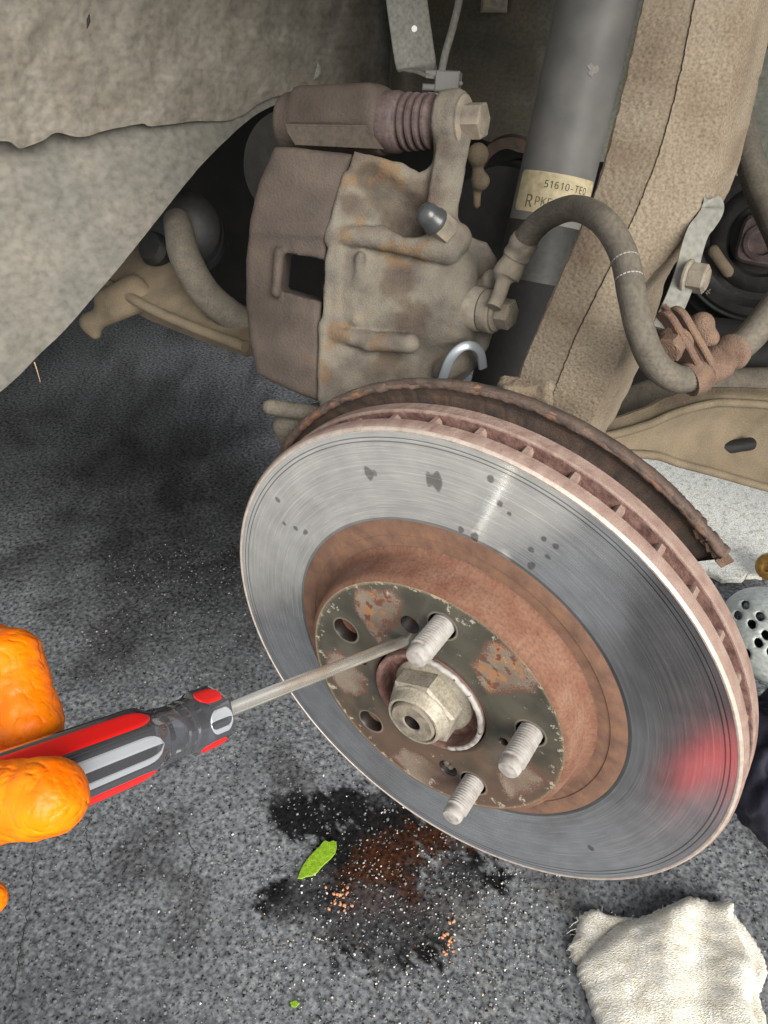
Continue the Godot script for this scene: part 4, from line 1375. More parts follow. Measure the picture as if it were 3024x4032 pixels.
func face_paint() -> StandardMaterial3D:
	var patches := [
		[Vector2(-46.2, 58.1), Vector2(-36.1, 61.3), Vector2(-22.1, 68.9), Vector2(-16.7, 61.4), Vector2(-15.4, 45.9), Vector2(-22.3, 35.5), Vector2(-31.4, 23.6), Vector2(-39.4, 29.2), Vector2(-47.3, 41.6)],
		[Vector2(19.1, 40.2), Vector2(27.5, 61.4), Vector2(35.4, 64.4), Vector2(48.3, 60.1), Vector2(55.1, 50.6), Vector2(55.2, 41.3), Vector2(41.4, 29.5), Vector2(32.1, 24.3)],
		[Vector2(41.0, -29.3), Vector2(48.2, -10.8), Vector2(58.9, -6.2), Vector2(69.8, -14.6), Vector2(62.2, -32.0), Vector2(50.9, -47.5)],
		[Vector2(-23.7, -65.0), Vector2(-15.4, -47.4), Vector2(-1.7, -45.1), Vector2(14.2, -50.8), Vector2(20.9, -54.9), Vector2(4.0, -75.5), Vector2(-11.7, -77.0)],
		[Vector2(-69.6, -2.3), Vector2(-56.7, 6.7), Vector2(-49.1, 3.2), Vector2(-37.6, -8.4), Vector2(-37.8, -21.2), Vector2(-55.1, -34.8), Vector2(-64.7, -25.6)]]
	var n := 800
	var big := noise(130, 0.035, 4)
	var fine := noise(131, 0.22, 3)
	var chip := noise(132, 0.12, 4)
	var cell := noise(133, 0.06, 1, FastNoiseLite.TYPE_CELLULAR)
	var im := Image.create(n, n, false, Image.FORMAT_RGB8)
	var rough := Image.create(n, n, false, Image.FORMAT_RGB8)
	for y in n:
		for x in n:
			var q := Vector2((float(x) / n - 0.5) * 160.0, (0.5 - float(y) / n) * 160.0)
			var r := q.length()
			if r > 76.0 or r < 31.0:
				continue
			var b := big.get_noise_2dv(q)
			var f := fine.get_noise_2dv(q * 4.0)
			var c := rgb(58, 56, 49).lerp(rgb(82, 79, 69), clampf(0.5 + b * 0.9 + f * 0.25, 0.0, 1.0))
			var low := clampf((-q.y - 5.0 + q.x * 0.25) / 40.0 + b * 0.8, 0.0, 1.0)
			c = c.lerp(rgb(96, 74, 60), low * 0.75)
			var ro := 0.34 + 0.1 * f
			for k in patches.size():
				var mid: Vector2 = Vector2.ZERO
				for e in patches[k]:
					mid += e / patches[k].size()
				if q.distance_squared_to(mid) > 900.0:
					continue
				var d := poly(q, PackedVector2Array(patches[k])) + b * 2.4 + f * 0.8
				if d < 0.0:
					var edge := rgb(92, 66, 56)
					var fill := rgb(142, 130, 116).lerp(rgb(112, 96, 84), clampf(0.5 + f * 0.8 + b, 0.0, 1.0))
					if k < 2:
						fill = fill.lerp(rgb(164, 112, 74), smoothstep(0.05, 0.35, chip.get_noise_2dv(q * 0.8)) * 0.8)
						fill = fill.lerp(rgb(104, 64, 52), smoothstep(0.2, 0.4, chip.get_noise_2dv(q * 0.9 + Vector2(40, 9))))
					c = c.lerp(edge.lerp(fill, smoothstep(-1.2, -5.0, d + f * 2.5 + b * 3.0)), smoothstep(0.0, -2.2, d) * 0.85)
					ro += 0.12
			var rim := smoothstep(64.0, 73.5, r + b * 5.0)
			var flake := chip.get_noise_2dv(q * 1.1) + 0.35 * f
			if flake > 0.62 - rim * 0.4:
				c = c.lerp(rgb(172, 166, 152), smoothstep(0.62, 0.78, flake + rim * 0.4) * 0.85)
				ro += 0.15
			c = c.lerp(rgb(150, 132, 104), smoothstep(72.0, 74.0, r + f) * 0.7)
			# grey lips round the open stud holes
			for k in 5:
				var s := Vector2.from_angle(deg_to_rad(13.3 + 72.0 * k)) * 56.9
				var e := absf(q.distance_to(s) - 8.1)
				if e < 0.7:
					c = c.lerp(rgb(164, 156, 146), 0.55 * (1.0 - e / 0.7))
			c = c.lerp(rgb(60, 48, 40), smoothstep(36.0, 33.5, r))
			im.set_pixel(x, y, c)
			rough.set_pixel(x, y, Color(ro, ro, ro))
	var m := StandardMaterial3D.new()
	m.resource_name = "hat_face_paint"
	m.albedo_texture = ImageTexture.create_from_image(im)
	m.roughness_texture = ImageTexture.create_from_image(rough)
	m.roughness = 1.0
	m.clearcoat_enabled = true
	m.clearcoat = 0.55
	m.clearcoat_roughness = 0.12
	m.texture_repeat = false
	return m


func wheel_hub() -> void:
	var root := thing("wheel_hub", "wheel hub with chalky axle nut and three whitish threaded studs", "wheel hub", Transform3D(Basis(Vector3(0.8355, -0.0000, 0.5495), Vector3(0.0000, 1.0000, -0.0000), Vector3(-0.5495, 0.0000, 0.8355)), Vector3(0.0234, 0.4303, -0.2583)), true)
	var flange := Shape.new()
	flange.lathe(mm(), [Vector2(0, -8), Vector2(68, -8), Vector2(68, -9), Vector2(0, -9)], 64)
	obj("flange", flange, M["dirty_black"], root)
	var spigot := Shape.new()
	var collar := [Vector2(31.9, -8), Vector2(31.9, 1.6), Vector2(31.5, 2.3), Vector2(30.0, 2.5), Vector2(29.4, 2.0), Vector2(29.0, 0.5), Vector2(28.6, -6.8), Vector2(28.6, -8)]
	spigot.lathe(mm(), collar, 96, true)
	var spigot_ring := obj("spigot", spigot, M["dark_rust"], root)
	var chalk := Shape.new()
	var arcs := []
	for k in 81:
		var a := deg_to_rad(lerpf(-62.0, 92.0, k / 80.0))
		var line := []
		for q in [Vector2(32.05, 0.2), Vector2(31.95, 1.7), Vector2(31.5, 2.5), Vector2(29.9, 2.7), Vector2(29.2, 2.0), Vector2(29.5, 1.2)]:
			line.append(Vector3(q.x * cos(a), q.x * sin(a), q.y + 0.25 * sin(k * 0.9) * sin(k * 0.37)) * MM)
		arcs.append(line)
	chalk.loft(arcs)
	obj("chalky_edge", chalk, M["chalky_thread"], spigot_ring)
	var well := Shape.new()
	well.lathe(mm(), [Vector2(28.7, -1.5), Vector2(28.2, -6.5), Vector2(0, -6.6)], 64)
	obj("well", well, M["dark_rust"], root)
	var nut := Shape.new()
	nut.lathe(mm(), [Vector2(0, -6.5), Vector2(22.3, -6.4), Vector2(23.0, -5.6), Vector2(22.8, -3.8), Vector2(20.6, -2.2), Vector2(0, -2)], 64, false, 0.004)
	var hexa := []
	for k in 6:
		hexa.append(Vector2.from_angle(TAU * k / 6 + deg_to_rad(20)) * 20.6)
	nut.slab(mm(), hexa, -3.0, 9.6, 1.3, 0.9)
	nut.lathe(mm(), [Vector2(0, 9.0), Vector2(17.4, 9.0), Vector2(17.3, 9.9), Vector2(16.4, 10.8), Vector2(0, 10.8)], 64)
	nut.lathe(mm(), [Vector2(0, 10.4), Vector2(16.6, 10.6), Vector2(15.9, 11.6), Vector2(15.2, 15.4), Vector2(14.6, 16.2), Vector2(13.6, 16.3), Vector2(13.2, 15.4), Vector2(13.2, 11), Vector2(0, 11)], 64, false, 0.006)
	obj("axle_nut", nut, M["nut_metal"], root)
	var axle := Shape.new()
	axle.lathe(mm(), [Vector2(12.6, 11), Vector2(12.4, 16.4), Vector2(11.6, 17.4), Vector2(5.2, 17.6), Vector2(4.6, 17.0), Vector2(3.6, 12.0), Vector2(0, 11.0)], 48, false, 0.01)
	obj("axle_end", axle, M["dusty_metal"], root)
	var pit := Shape.new()
	pit.lathe(mm(), [Vector2(4.5, 16.9), Vector2(3.4, 11.0), Vector2(0, 10.9)], 24)
	obj("centre_hole", pit, M["bore_dark"], root)
	var prof := [Vector2(0, -8), Vector2(5.5, -8)]
	var z := -7.0
	while z < 19.0:
		prof.append(Vector2(6.05, z))
		prof.append(Vector2(6.05, z + 0.35))
		prof.append(Vector2(4.95, z + 0.95))
		z += 1.55
	prof.append_array([Vector2(5.2, 20.4), Vector2(5.5, 21.0), Vector2(5.3, 23.2), Vector2(4.6, 24.4), Vector2(2.4, 24.9), Vector2(0, 25.0)])
	for k in 3:
		var s := Shape.new()
		var a := deg_to_rad([85.3, 13.3, -58.7][k])
		s.lathe(mm() * Transform3D(Basis(Vector3(0, 0, 1), k * 2.0), Vector3(cos(a), sin(a), 0) * 56.9), prof, 32, false, 0.012)
		obj("stud", s, M["chalky_thread"], root)
	var dirt := Shape.new()
	for k in 9:
		dirt.ball(mm() * Transform3D(Basis(), Vector3(14.0 + 2.6 * sin(k * 2.1), -47.6 + 2.6 * cos(k * 1.7), -4.5 + 0.3 * k)), Vector3(1.9, 1.6, 1.4), 8)
	obj("packed_dirt", dirt, M["dusty_rubber"], root)


# ---------------------------------------------------------------- caliper and its carrier

const CAST := 0.001115


func cal_mm() -> Transform3D:
	return Transform3D(Basis().scaled(Vector3.ONE * CAST), Vector3.ZERO)


func cal_axis(p: Vector3, d: Vector3) -> Transform3D:
	return Transform3D(along(Vector3.ZERO, d).basis * Basis().scaled(Vector3.ONE * CAST), p * CAST)


const PIN := Vector3(0.87, -0.06, 0.48)


func carrier() -> void:
	var root := thing("pad_carrier", "brown cast pad carrier arm with rubber pin boot above the caliper", "pad carrier", Transform3D(Basis(Vector3(0.9999, -0.0055, -0.0162), Vector3(0.0000, 0.9475, -0.3199), Vector3(0.0171, 0.3198, 0.9473)), Vector3(-0.0074, 0.6054, -0.4136)), true)
	var end := Vector3(42.9, 62.3, 4.0)
	var t := cal_axis(end, PIN)
	var s := Shape.new()
	s.nets(t, func(q: Vector3) -> float:
		var round_ := prism(Vector2(q.x, q.y).length() - 14.6, q.z, -98.0, -39.0, 3.0)
		var top := rbox(q - Vector3(-2, 6.0, -64.0), Vector3(13, 9.5, 24), 5.0)
		return smin(round_, top, 5.0), Vector3(-24, -20, -104), Vector3(20, 22, -34), 1.7)
	obj("carrier_arm", s, M["brown_cast"], root)
	var boot := Shape.new()
	var prof := [Vector2(0, -43), Vector2(12.6, -43), Vector2(13.6, -41.5), Vector2(13.6, -33), Vector2(12.6, -31), Vector2(10.4, -30)]
	for k in 4:
		prof.append_array([Vector2(10.0, -29.4 + k * 3.9), Vector2(12.6 - k * 0.25, -28.2 + k * 3.9), Vector2(12.7 - k * 0.25, -27.0 + k * 3.9), Vector2(10.0, -25.9 + k * 3.9)])
	prof.append_array([Vector2(9.0, -13.4), Vector2(9.0, -9), Vector2(0, -9)])
	boot.lathe(t, prof, 48)
	obj("pin_boot", boot, M["boot_rubber"], root)
	var clip := Shape.new()
	clip.slab(Transform3D(Basis(Vector3(1, 0, 0), Vector3(0, 0.93, 0.37), Vector3(0, -0.37, 0.93)) * Basis().scaled(Vector3.ONE * CAST), Vector3(-20.3, 57.9, -4.0) * CAST), [Vector2(-19, 3.6), Vector2(19, 3.2), Vector2(27, -6.4), Vector2(-15, -4.6), Vector2(-18.4, 1.0)], 0.0, 1.0, 0.25)
	clip.slab(Transform3D(Basis(Vector3(1, -0.01, 0), Vector3(0, 0.3, -0.95), Vector3(0, 0.95, 0.3)) * Basis().scaled(Vector3.ONE * CAST), Vector3(-20.2, 60.9, -3.2) * CAST), [Vector2(-19, 0), Vector2(19, 0), Vector2(18, 7), Vector2(-18, 7)], 0.0, 0.9, 0.2)
	obj("anti_rattle_clip", clip, M["clip_steel"], root)


func caliper() -> void:
	var root := thing("brake_caliper", "dusty cast iron brake caliper swung up above the rotor", "brake caliper", Transform3D(Basis(Vector3(0.9999, -0.0055, -0.0162), Vector3(0.0000, 0.9475, -0.3199), Vector3(0.0171, 0.3198, 0.9473)), Vector3(-0.0074, 0.6054, -0.4136)), true)
	var n := noise(140, 0.09, 3)
	var bridge := PackedVector2Array([Vector2(-45.0, 52.9), Vector2(-34.3, 52.0), Vector2(-21.4, 50.4), Vector2(-7.5, 48.9), Vector2(-11.1, 40.5), Vector2(-17.2, 23.2), Vector2(-21.9, 2.1), Vector2(-24.6, -24.1), Vector2(-25.6, -44.6), Vector2(-26.6, -68.1), Vector2(-43.1, -62.3), Vector2(-60.2, -55.0), Vector2(-63.5, -37.6), Vector2(-64.4, -17.4), Vector2(-63.0, 2.1), Vector2(-59.3, 21.1), Vector2(-54.0, 37.4)])
	var window := PackedVector2Array([Vector2(-42.2, 5.1), Vector2(-22.5, 2.1), Vector2(-24.4, -17.9), Vector2(-44.3, -13.0)])
	var rim_a := Vector3(-44.6, 5.2, -3.0)
	var rim_b := Vector3(-47.0, -13.6, -3.0)
	var fb := func(q: Vector3) -> float:
		var d2 := poly(Vector2(q.x, q.y), bridge)
		var bow := clampf((-18.0 - q.x) / 46.0, 0.0, 1.3)
		var zf := 0.5 - bow * bow * 15.0 + 1.3 * smoothstep(9.0, 12.0, q.y + q.x * 0.05) + 0.8 * smoothstep(-19.0, -22.0, q.y)
		var d := prism(d2, q.z - zf, -38.0, 0.0, 3.0)
		d = smin(d, capsule(q, rim_a, rim_b, 2.6, 2.6), 2.0)
		var hole := prism(poly(Vector2(q.x, q.y), window), q.z, -60.0, 30.0, 1.0)
		return maxf(d, -hole) + n.get_noise_3dv(q) * 0.35
	var sb := Shape.new()
	sb.nets(cal_mm(), fb, Vector3(-70, -74, -44), Vector3(-2, 64, 6), 1.5)
	obj("bridge", sb, M["brown_cast"], root)
	var body := PackedVector2Array([Vector2(-7.1, 49.9), Vector2(4.6, 47.5), Vector2(13.8, 45.6), Vector2(23.2, 41.2), Vector2(29.7, 43.6), Vector2(44.0, 41.2), Vector2(41.1, 37.2), Vector2(40.4, 21.2), Vector2(45.5, 16.6), Vector2(49.5, 11.7), Vector2(56.7, 9.8), Vector2(61.6, 2.2), Vector2(61.9, -15.3), Vector2(63.4, -26.5), Vector2(59.7, -39.0), Vector2(54.0, -49.4), Vector2(43.7, -60.0), Vector2(23.5, -64.9), Vector2(-5.2, -70.6), Vector2(-26.9, -77.8), Vector2(-25.8, -44.6), Vector2(-21.9, 2.1), Vector2(-17.2, 23.2), Vector2(-11.1, 39.9)])
	var ra := Vector3(-0.1, -16.0, -20.0)
	var rb := Vector3(54.8, -18.2, -6.0)
	var axis := (rb - ra).normalized()
	var reach := ra.distance_to(rb)
	var ribs := [[Vector3(-17.3, 13.1, 1.0), Vector3(6.6, 11.7, 8.0), 4.2, 5.5], [Vector3(6.6, 11.7, 8.0), Vector3(35.9, 6.2, 14.0), 5.5, 7.0], [Vector3(-22.4, -31.7, 1.0), Vector3(-0.2, -36.5, 8.0), 3.6, 4.6], [Vector3(-0.2, -36.5, 8.0), Vector3(18.8, -36.6, 16.0), 4.6, 5.0], [Vector3(-14.9, 5.3, 3.0), Vector3(-16.9, -26.6, 3.0), 1.6, 1.6], [Vector3(-4.9, 3.0, 6.0), Vector3(-7.0, -26.9, 6.0), 2.6, 2.6], [Vector3(-11.1, 39.3, 2.0), Vector3(-19.6, 10.6, 2.0), 2.2, 2.6], [Vector3(-23.2, -28.5, 2.0), Vector3(-25.3, -65.4, 2.0), 2.4, 2.4], [Vector3(40.5, 10.4, 10.0), Vector3(32.9, 16.6, 8.0), 5.0, 6.0]]
	var pit_a := Vector3(0.2, 38.2, 3.0)
	var pit_b := Vector3(20.5, 20.0, 6.0)
	var pin := PIN.normalized()
	var ear := Vector3(42.9, 62.3, 4.0)
	var arm_top := Vector3(38.1, 55.5, 0.0)
	var arm_low := Vector3(34.4, 23.1, 2.0)
	var toe := Vector3(42.9, -47.7, 4.0)
	var plug := Vector3(32.8, 15.6, 14.0)
	var fc := func(q: Vector3) -> float:
		var d := prism(poly(Vector2(q.x, q.y), body), q.z, -30.0, 3.0, 1.8)
		var w := q - ra
		var h := w.dot(axis)
		var cyl := prism((w - axis * h).length() - 28.5, h, -10.0, reach, 9.0)
		d = smin(d, cyl, 5.0)
		for r in ribs:
			d = smin(d, capsule(q, r[0] - Vector3(0, 0, 0.8), r[1] - Vector3(0, 0, 0.8), r[2], r[3]), 2.2)
		d = smin(d, capsule(q, toe, toe + Vector3(-6, -3, 2), 7.0, 6.0), 5.0)
		d = smin(d, capsule(q, plug, plug + Vector3(8, -4, -4), 6.5, 7.0), 4.0)
		var cut := capsule(q, pit_a, pit_b, 5.0, 10.5)
		d = -smin(-d, cut, 5.0)
		var arm := rbox(Basis(Vector3(0, 0, 1), 0.16) * (q - (arm_top + arm_low) / 2.0), Vector3(7.6, 27, 8.0), 1.4)
		d = smin(d, arm, 3.5)
		w = q - ear
		h = w.dot(pin)
		var lug := prism((w - pin * h).length() - 13.2, h, -11.0, 0.0, 2.0)
		d = smin(d, lug, 3.0)
		return d + n.get_noise_3dv(q) * 0.5 + n.get_noise_3dv(q * 3.1) * 0.3
	var warm := noise(141, 0.05, 3)
	var bare := [[Vector3(-1.9, 44.7, 4.0), 13.0], [Vector3(30.7, 49.6, 0.0), 12.0], [Vector3(28.7, 31.3, 2.0), 11.0], [Vector3(14.3, 20.7, 8.0), 12.0], [Vector3(12.1, -8.4, 12.0), 9.0], [Vector3(17.7, -27.6, 14.0), 10.0], [Vector3(9.0, -48.3, 8.0), 11.0], [Vector3(-8.6, 27.0, 4.0), 7.0], [Vector3(35.7, 65.2, 0.0), 10.0]]
	var crust := [[Vector3(7.8, 39.4, 5.0), 8.0], [Vector3(-6.3, 36.1, 4.0), 7.0], [Vector3(-11.0, 11.5, 6.0), 7.0], [Vector3(11.0, 7.3, 10.0), 9.0], [Vector3(25.0, 4.6, 14.0), 6.0], [Vector3(-15.1, -35.0, 5.0), 8.0], [Vector3(4.3, -37.7, 12.0), 7.0], [Vector3(28.0, -10.3, 22.0), 4.0], [Vector3(-23.6, -51.0, 4.0), 5.0], [Vector3(27.5, -50.6, 8.0), 5.0], [Vector3(36.9, -48.6, 6.0), 4.0]]
	var dust := func(q: Vector3) -> Color:
		var w := warm.get_noise_3dv(q) + 0.5 * n.get_noise_3dv(q * 2.0)
		var c := Color(0.74, 0.76, 0.76).lerp(Color(0.84, 0.83, 0.8), clampf(0.5 + w, 0.0, 1.0))
		for b in bare:
			c = c.lerp(Color(0.42, 0.34, 0.29), smoothstep(1.25, 0.55, q.distance_to(b[0]) / b[1] + w * 0.6) * 0.75)
		for b in crust:
			c = c.lerp(Color(0.9, 0.62, 0.36), smoothstep(0.8, 0.45, q.distance_to(b[0]) / b[1] + w * 1.8) * 0.65)
		# brown bare iron stays in the hollow
		return c.lerp(Color(0.26, 0.2, 0.16), smoothstep(5.0, -2.0, capsule(q, pit_a, pit_b, 4.0, 9.0)) * 0.85)
	var sc := Shape.new()
	sc.nets(cal_mm(), fc, Vector3(-32, -84, -38), Vector3(70, 92, 34), 1.25, dust)
	obj("caliper_body", sc, M["dusty_cast"], root)
	hex_bolt(root, M["dusty_metal"], cal_axis(ear, PIN), 14.0, 10.5, 11.2, "slide_bolt")
	# bleed screw with its rubber cap
	var bd := Vector3(-0.72, 0.52, 0.46)
	var bt := cal_axis(plug + Vector3(2, -1, 4), bd)
	var hexa := []
	for k in 6:
		hexa.append(Vector2.from_angle(TAU * k / 6) * 6.2)
	var bs := Shape.new()
	bs.slab(bt, hexa, -2.0, 6.0, 0.6)
	var bleeder := obj("bleed_screw", bs, M["dusty_metal"], root)
	var capb := Shape.new()
	capb.lathe(bt, [Vector2(0, 5.5), Vector2(5.6, 5.5), Vector2(6.4, 6.4), Vector2(6.4, 8.2), Vector2(5.7, 9.2), Vector2(5.6, 12.5), Vector2(4.6, 15.2), Vector2(2.6, 16.6), Vector2(0, 17.0)], 24)
	obj("rubber_cap", capb, M["cap_rubber"], bleeder)
	# the boss that the brake hose screws to
	var bj := Vector3(0.8, -0.12, 0.58)
	var boss := Shape.new()
	boss.lathe(cal_axis(Vector3(47.5, -20.1, 10.0), bj), [Vector2(0, -14), Vector2(10.6, -14), Vector2(10.4, 7.6), Vector2(9.8, 8.4), Vector2(0, 8.4)], 32)
	obj("hose_boss", boss, M["dusty_metal"], root)
	var prong := Shape.new()
	prong.nets(cal_mm() * at(Vector3(56.0, -8.5, 10.0)), func(q: Vector3) -> float: return smin(capsule(q, Vector3(-4, -4, -8), Vector3(2, 1, 2), 4.0, 4.6), rbox(q - Vector3(3, 1, 2), Vector3(4.5, 4.2, 3), 2.5), 3.0), Vector3(-12, -12, -16), Vector3(12, 10, 10), 1.0)
	obj("locating_prong", prong, M["dusty_metal"], root)
	var wire := Shape.new()
	var path := spline([Vector3(33.2, -61.2, 14.0) * CAST, Vector3(35.3, -51.9, 19.0) * CAST, Vector3(38.0, -43.5, 22.0) * CAST, Vector3(42.6, -38.2, 23.0) * CAST, Vector3(48.0, -37.2, 22.0) * CAST, Vector3(52.9, -40.9, 18.0) * CAST, Vector3(55.1, -48.7, 14.0) * CAST], 8)
	var ringsw := []
	for k in path.size():
		var d := (path[mini(k + 1, path.size() - 1)] - path[maxi(k - 1, 0)]).normalized()
		var side := d.cross(Vector3(0.2, 0.3, 1)).normalized()
		var lift := side.cross(d)
		ringsw.append([path[k] + side * 0.0024 + lift * 0.0007, path[k] + side * 0.0016 + lift * 0.0013, path[k] - side * 0.0016 + lift * 0.0013, path[k] - side * 0.0024 + lift * 0.0007, path[k] - side * 0.0024 - lift * 0.0008, path[k] + side * 0.0024 - lift * 0.0008])
	wire.loft(ringsw, true, [4, 5, 0])
	obj("wear_spring", wire, M["spring_wire"], root)


# ---------------------------------------------------------------- hoses and the right-hand side

func ribbon(s: Shape, path: PackedVector3Array, across: Vector3, width: float, thick: float) -> void:
	var rings := []
	for k in path.size():
		var d := (path[mini(k + 1, path.size() - 1)] - path[maxi(k - 1, 0)]).normalized()
		var x := (across - d * d.dot(across)).normalized() * width / 2.0
		var y := d.cross(x).normalized() * thick / 2.0
		rings.append([path[k] + x * 0.94 + y, path[k] - x * 0.94 + y, path[k] - x + y * 0.5, path[k] - x - y * 0.5, path[k] - x * 0.94 - y, path[k] + x * 0.94 - y, path[k] + x - y * 0.5, path[k] + x + y * 0.5])
	s.loft(rings, true, [0, 1, 2, 3, 4, 5, 6, 7])


func hose() -> void:
	var root := thing("brake_hose", "ribbed grey brake hose arching from caliper across the knuckle to a rusty clamp", "brake hose", at(Vector3(0.0818, 0.6327, -0.3154)))
	var path := spline([Vector3(0.0699, 0.6260, -0.3853), Vector3(0.0732, 0.6346, -0.3792), Vector3(0.0776, 0.6440, -0.3663), Vector3(0.0830, 0.6530, -0.3443), Vector3(0.0873, 0.6564, -0.3144), Vector3(0.0928, 0.6490, -0.2977), Vector3(0.0946, 0.6375, -0.2816), Vector3(0.0971, 0.6276, -0.2717), Vector3(0.1038, 0.6163, -0.2683), Vector3(0.1139, 0.6092, -0.2692), Vector3(0.1246, 0.6082, -0.2735)], 10)
	var s := Shape.new()
	s.tube(path, [0.0058, 0.0054, 0.0051, 0.005, 0.005, 0.005, 0.005, 0.005], 44, 1)
	obj("rubber_hose", s, M["dusty_rubber"], root)
	for k in [52, 56]:
		var mark := Shape.new()
		mark.tube(PackedVector3Array([path[k], path[k].lerp(path[k + 1], 0.22)]), [0.00536], 20)
		obj("painted_band", mark, M["chalky_thread"], root)
	var f := Shape.new()
	var fp := spline([Vector3(0.0561, 0.5959, -0.3753), Vector3(0.0594, 0.6020, -0.3799), Vector3(0.0616, 0.6084, -0.3834), Vector3(0.0634, 0.6114, -0.3844), Vector3(0.0665, 0.6167, -0.3871), Vector3(0.0686, 0.6221, -0.3861), Vector3(0.0705, 0.6281, -0.3844)], 6)
	f.tube(fp, [0.004, 0.0038, 0.0038, 0.0038, 0.007, 0.0073, 0.0071, 0.0062, 0.0073, 0.0066, 0.0074, 0.0066], 24)
	obj("ferrule", f, M["dusty_metal"], root)
	var cal := Transform3D(Basis(Vector3(0.9999, -0.0055, -0.0162), Vector3(0.0000, 0.9475, -0.3199), Vector3(0.0171, 0.3198, 0.9473)), Vector3(-0.0074, 0.6054, -0.4136))
	var bj := Vector3(0.8, -0.12, 0.58)
	var t := cal * cal_axis(Vector3(47.5, -20.1, 10.0), bj)
	var union := Shape.new()
	union.lathe(t, [Vector2(6, 8.8), Vector2(9.6, 8.8), Vector2(10.2, 9.4), Vector2(10.2, 14.6), Vector2(9.6, 15.2), Vector2(6, 15.2)], 32, true)
	obj("banjo_union", union, M["dusty_metal"], root)
	hex_bolt(root, M["dusty_metal"], t.translated_local(Vector3(0, 0, 15.4)), 12.4, 8.4, 9.0, "banjo_bolt")
	# crimped fitting in the rusty clamp, and the hose beyond it
	var fit := Shape.new()
	fit.tube(spline([Vector3(0.1198, 0.6072, -0.2715), Vector3(0.1264, 0.6091, -0.2741), Vector3(0.1314, 0.6113, -0.2770), Vector3(0.1361, 0.6135, -0.2799), Vector3(0.1413, 0.6157, -0.2828)], 8), [0.0068, 0.0072, 0.0062, 0.0068, 0.0074, 0.006, 0.0076, 0.0066], 20)
	obj("crimped_fitting", fit, M["flaky_rust"], root)
	var on := Shape.new()
	on.tube(spline([Vector3(0.1385, 0.6142, -0.2810), Vector3(0.1465, 0.6196, -0.2857), Vector3(0.1538, 0.6274, -0.2903), Vector3(0.1625, 0.6397, -0.2957), Vector3(0.1734, 0.6543, -0.3066)], 8), [0.0055], 40, 1)
	obj("rubber_hose", on, M["dusty_rubber"], root)
	# the bracket that bolts the hose to the knuckle
	var br := thing("hose_bracket", "grey steel hose bracket bolted to the knuckle with a rusty clamp below", "bracket", at(Vector3(0.1207, 0.6350, -0.2984)))
	var strip := Shape.new()
	ribbon(strip, spline([Vector3(0.1293, 0.6587, -0.3242), Vector3(0.1303, 0.6611, -0.3235), Vector3(0.1320, 0.6612, -0.3217), Vector3(0.1323, 0.6589, -0.3188), Vector3(0.1292, 0.6555, -0.3150), Vector3(0.1263, 0.6525, -0.3127), Vector3(0.1235, 0.6467, -0.3078), Vector3(0.1208, 0.6396, -0.3012), Vector3(0.1169, 0.6327, -0.2942), Vector3(0.1118, 0.6255, -0.2866), Vector3(0.1103, 0.6229, -0.2844)], 8), Vector3(0.1242, 0.6397, -0.2957) - Vector3(0.1143, 0.6408, -0.3003), 0.0088, 0.0022)
	obj("strip", strip, M["grey_strip"], br)
	var bt := along(Vector3(0.1204, 0.6389, -0.2995), Vector3(0.8, 0.05, 0.6), MM)
	hex_bolt(br, M["dusty_metal"], bt, 10.0, 8.2, 6.8, "bracket_bolt")
	var axis := (Vector3(0.1305, 0.6132, -0.2784) - Vector3(0.1183, 0.6087, -0.2726)).normalized()
	var up := Vector3(0.1118, 0.6261, -0.2868) - Vector3(0.1237, 0.6078, -0.2731)
	var hint := up.normalized()
	for k in 2:
		var pl := Shape.new()
		var mid := Vector3(0.1183, 0.6155, -0.2777).lerp(Vector3(0.1227, 0.6169, -0.2787), k)
		var frame := along(mid, axis, MM, hint)
		var outline := []
		for e in 20:
			var a := TAU * e / 20
			outline.append(Vector2(cos(a) * 6.2, sin(a) * 6.2 + (13.0 if sin(a) > 0.0 else -9.0)))
		pl.slab(frame, outline, -1.5, 1.5, 0.5)
		obj("clamp_plate", pl, M["flaky_rust"], br)
	var blade := Shape.new()
	ribbon(blade, spline([Vector3(0.1112, 0.6303, -0.2906), Vector3(0.1169, 0.6248, -0.2846), Vector3(0.1225, 0.6185, -0.2786), Vector3(0.1272, 0.6126, -0.2736)], 6), Vector3(0.0000, 0.7450, 0.0000) - Vector3(0.1205, 0.6207, -0.2815), 0.006, 0.0018)
	obj("bent_flange", blade, M["flaky_rust"], br)
	hex_bolt(br, M["flaky_rust"], along(Vector3(0.1154, 0.6195, -0.2806), -axis + Vector3(0.1, 0.1, 0.5), MM), 9.5, 7.5, 7.0, "clamp_bolt")
	var lump := Shape.new()
	lump.nets(mm_at(Vector3(0.1255, 0.6225, -0.2854)), func(q: Vector3) -> float: return smin(q.distance_to(Vector3(0, 2, 0)) - 5.0, q.distance_to(Vector3(4, -4, 0)) - 4.5, 3.0), Vector3(-9, -12, -8), Vector3(12, 10, 8), 1.0)
	obj("weld_nut", lump, M["flaky_rust"], br)


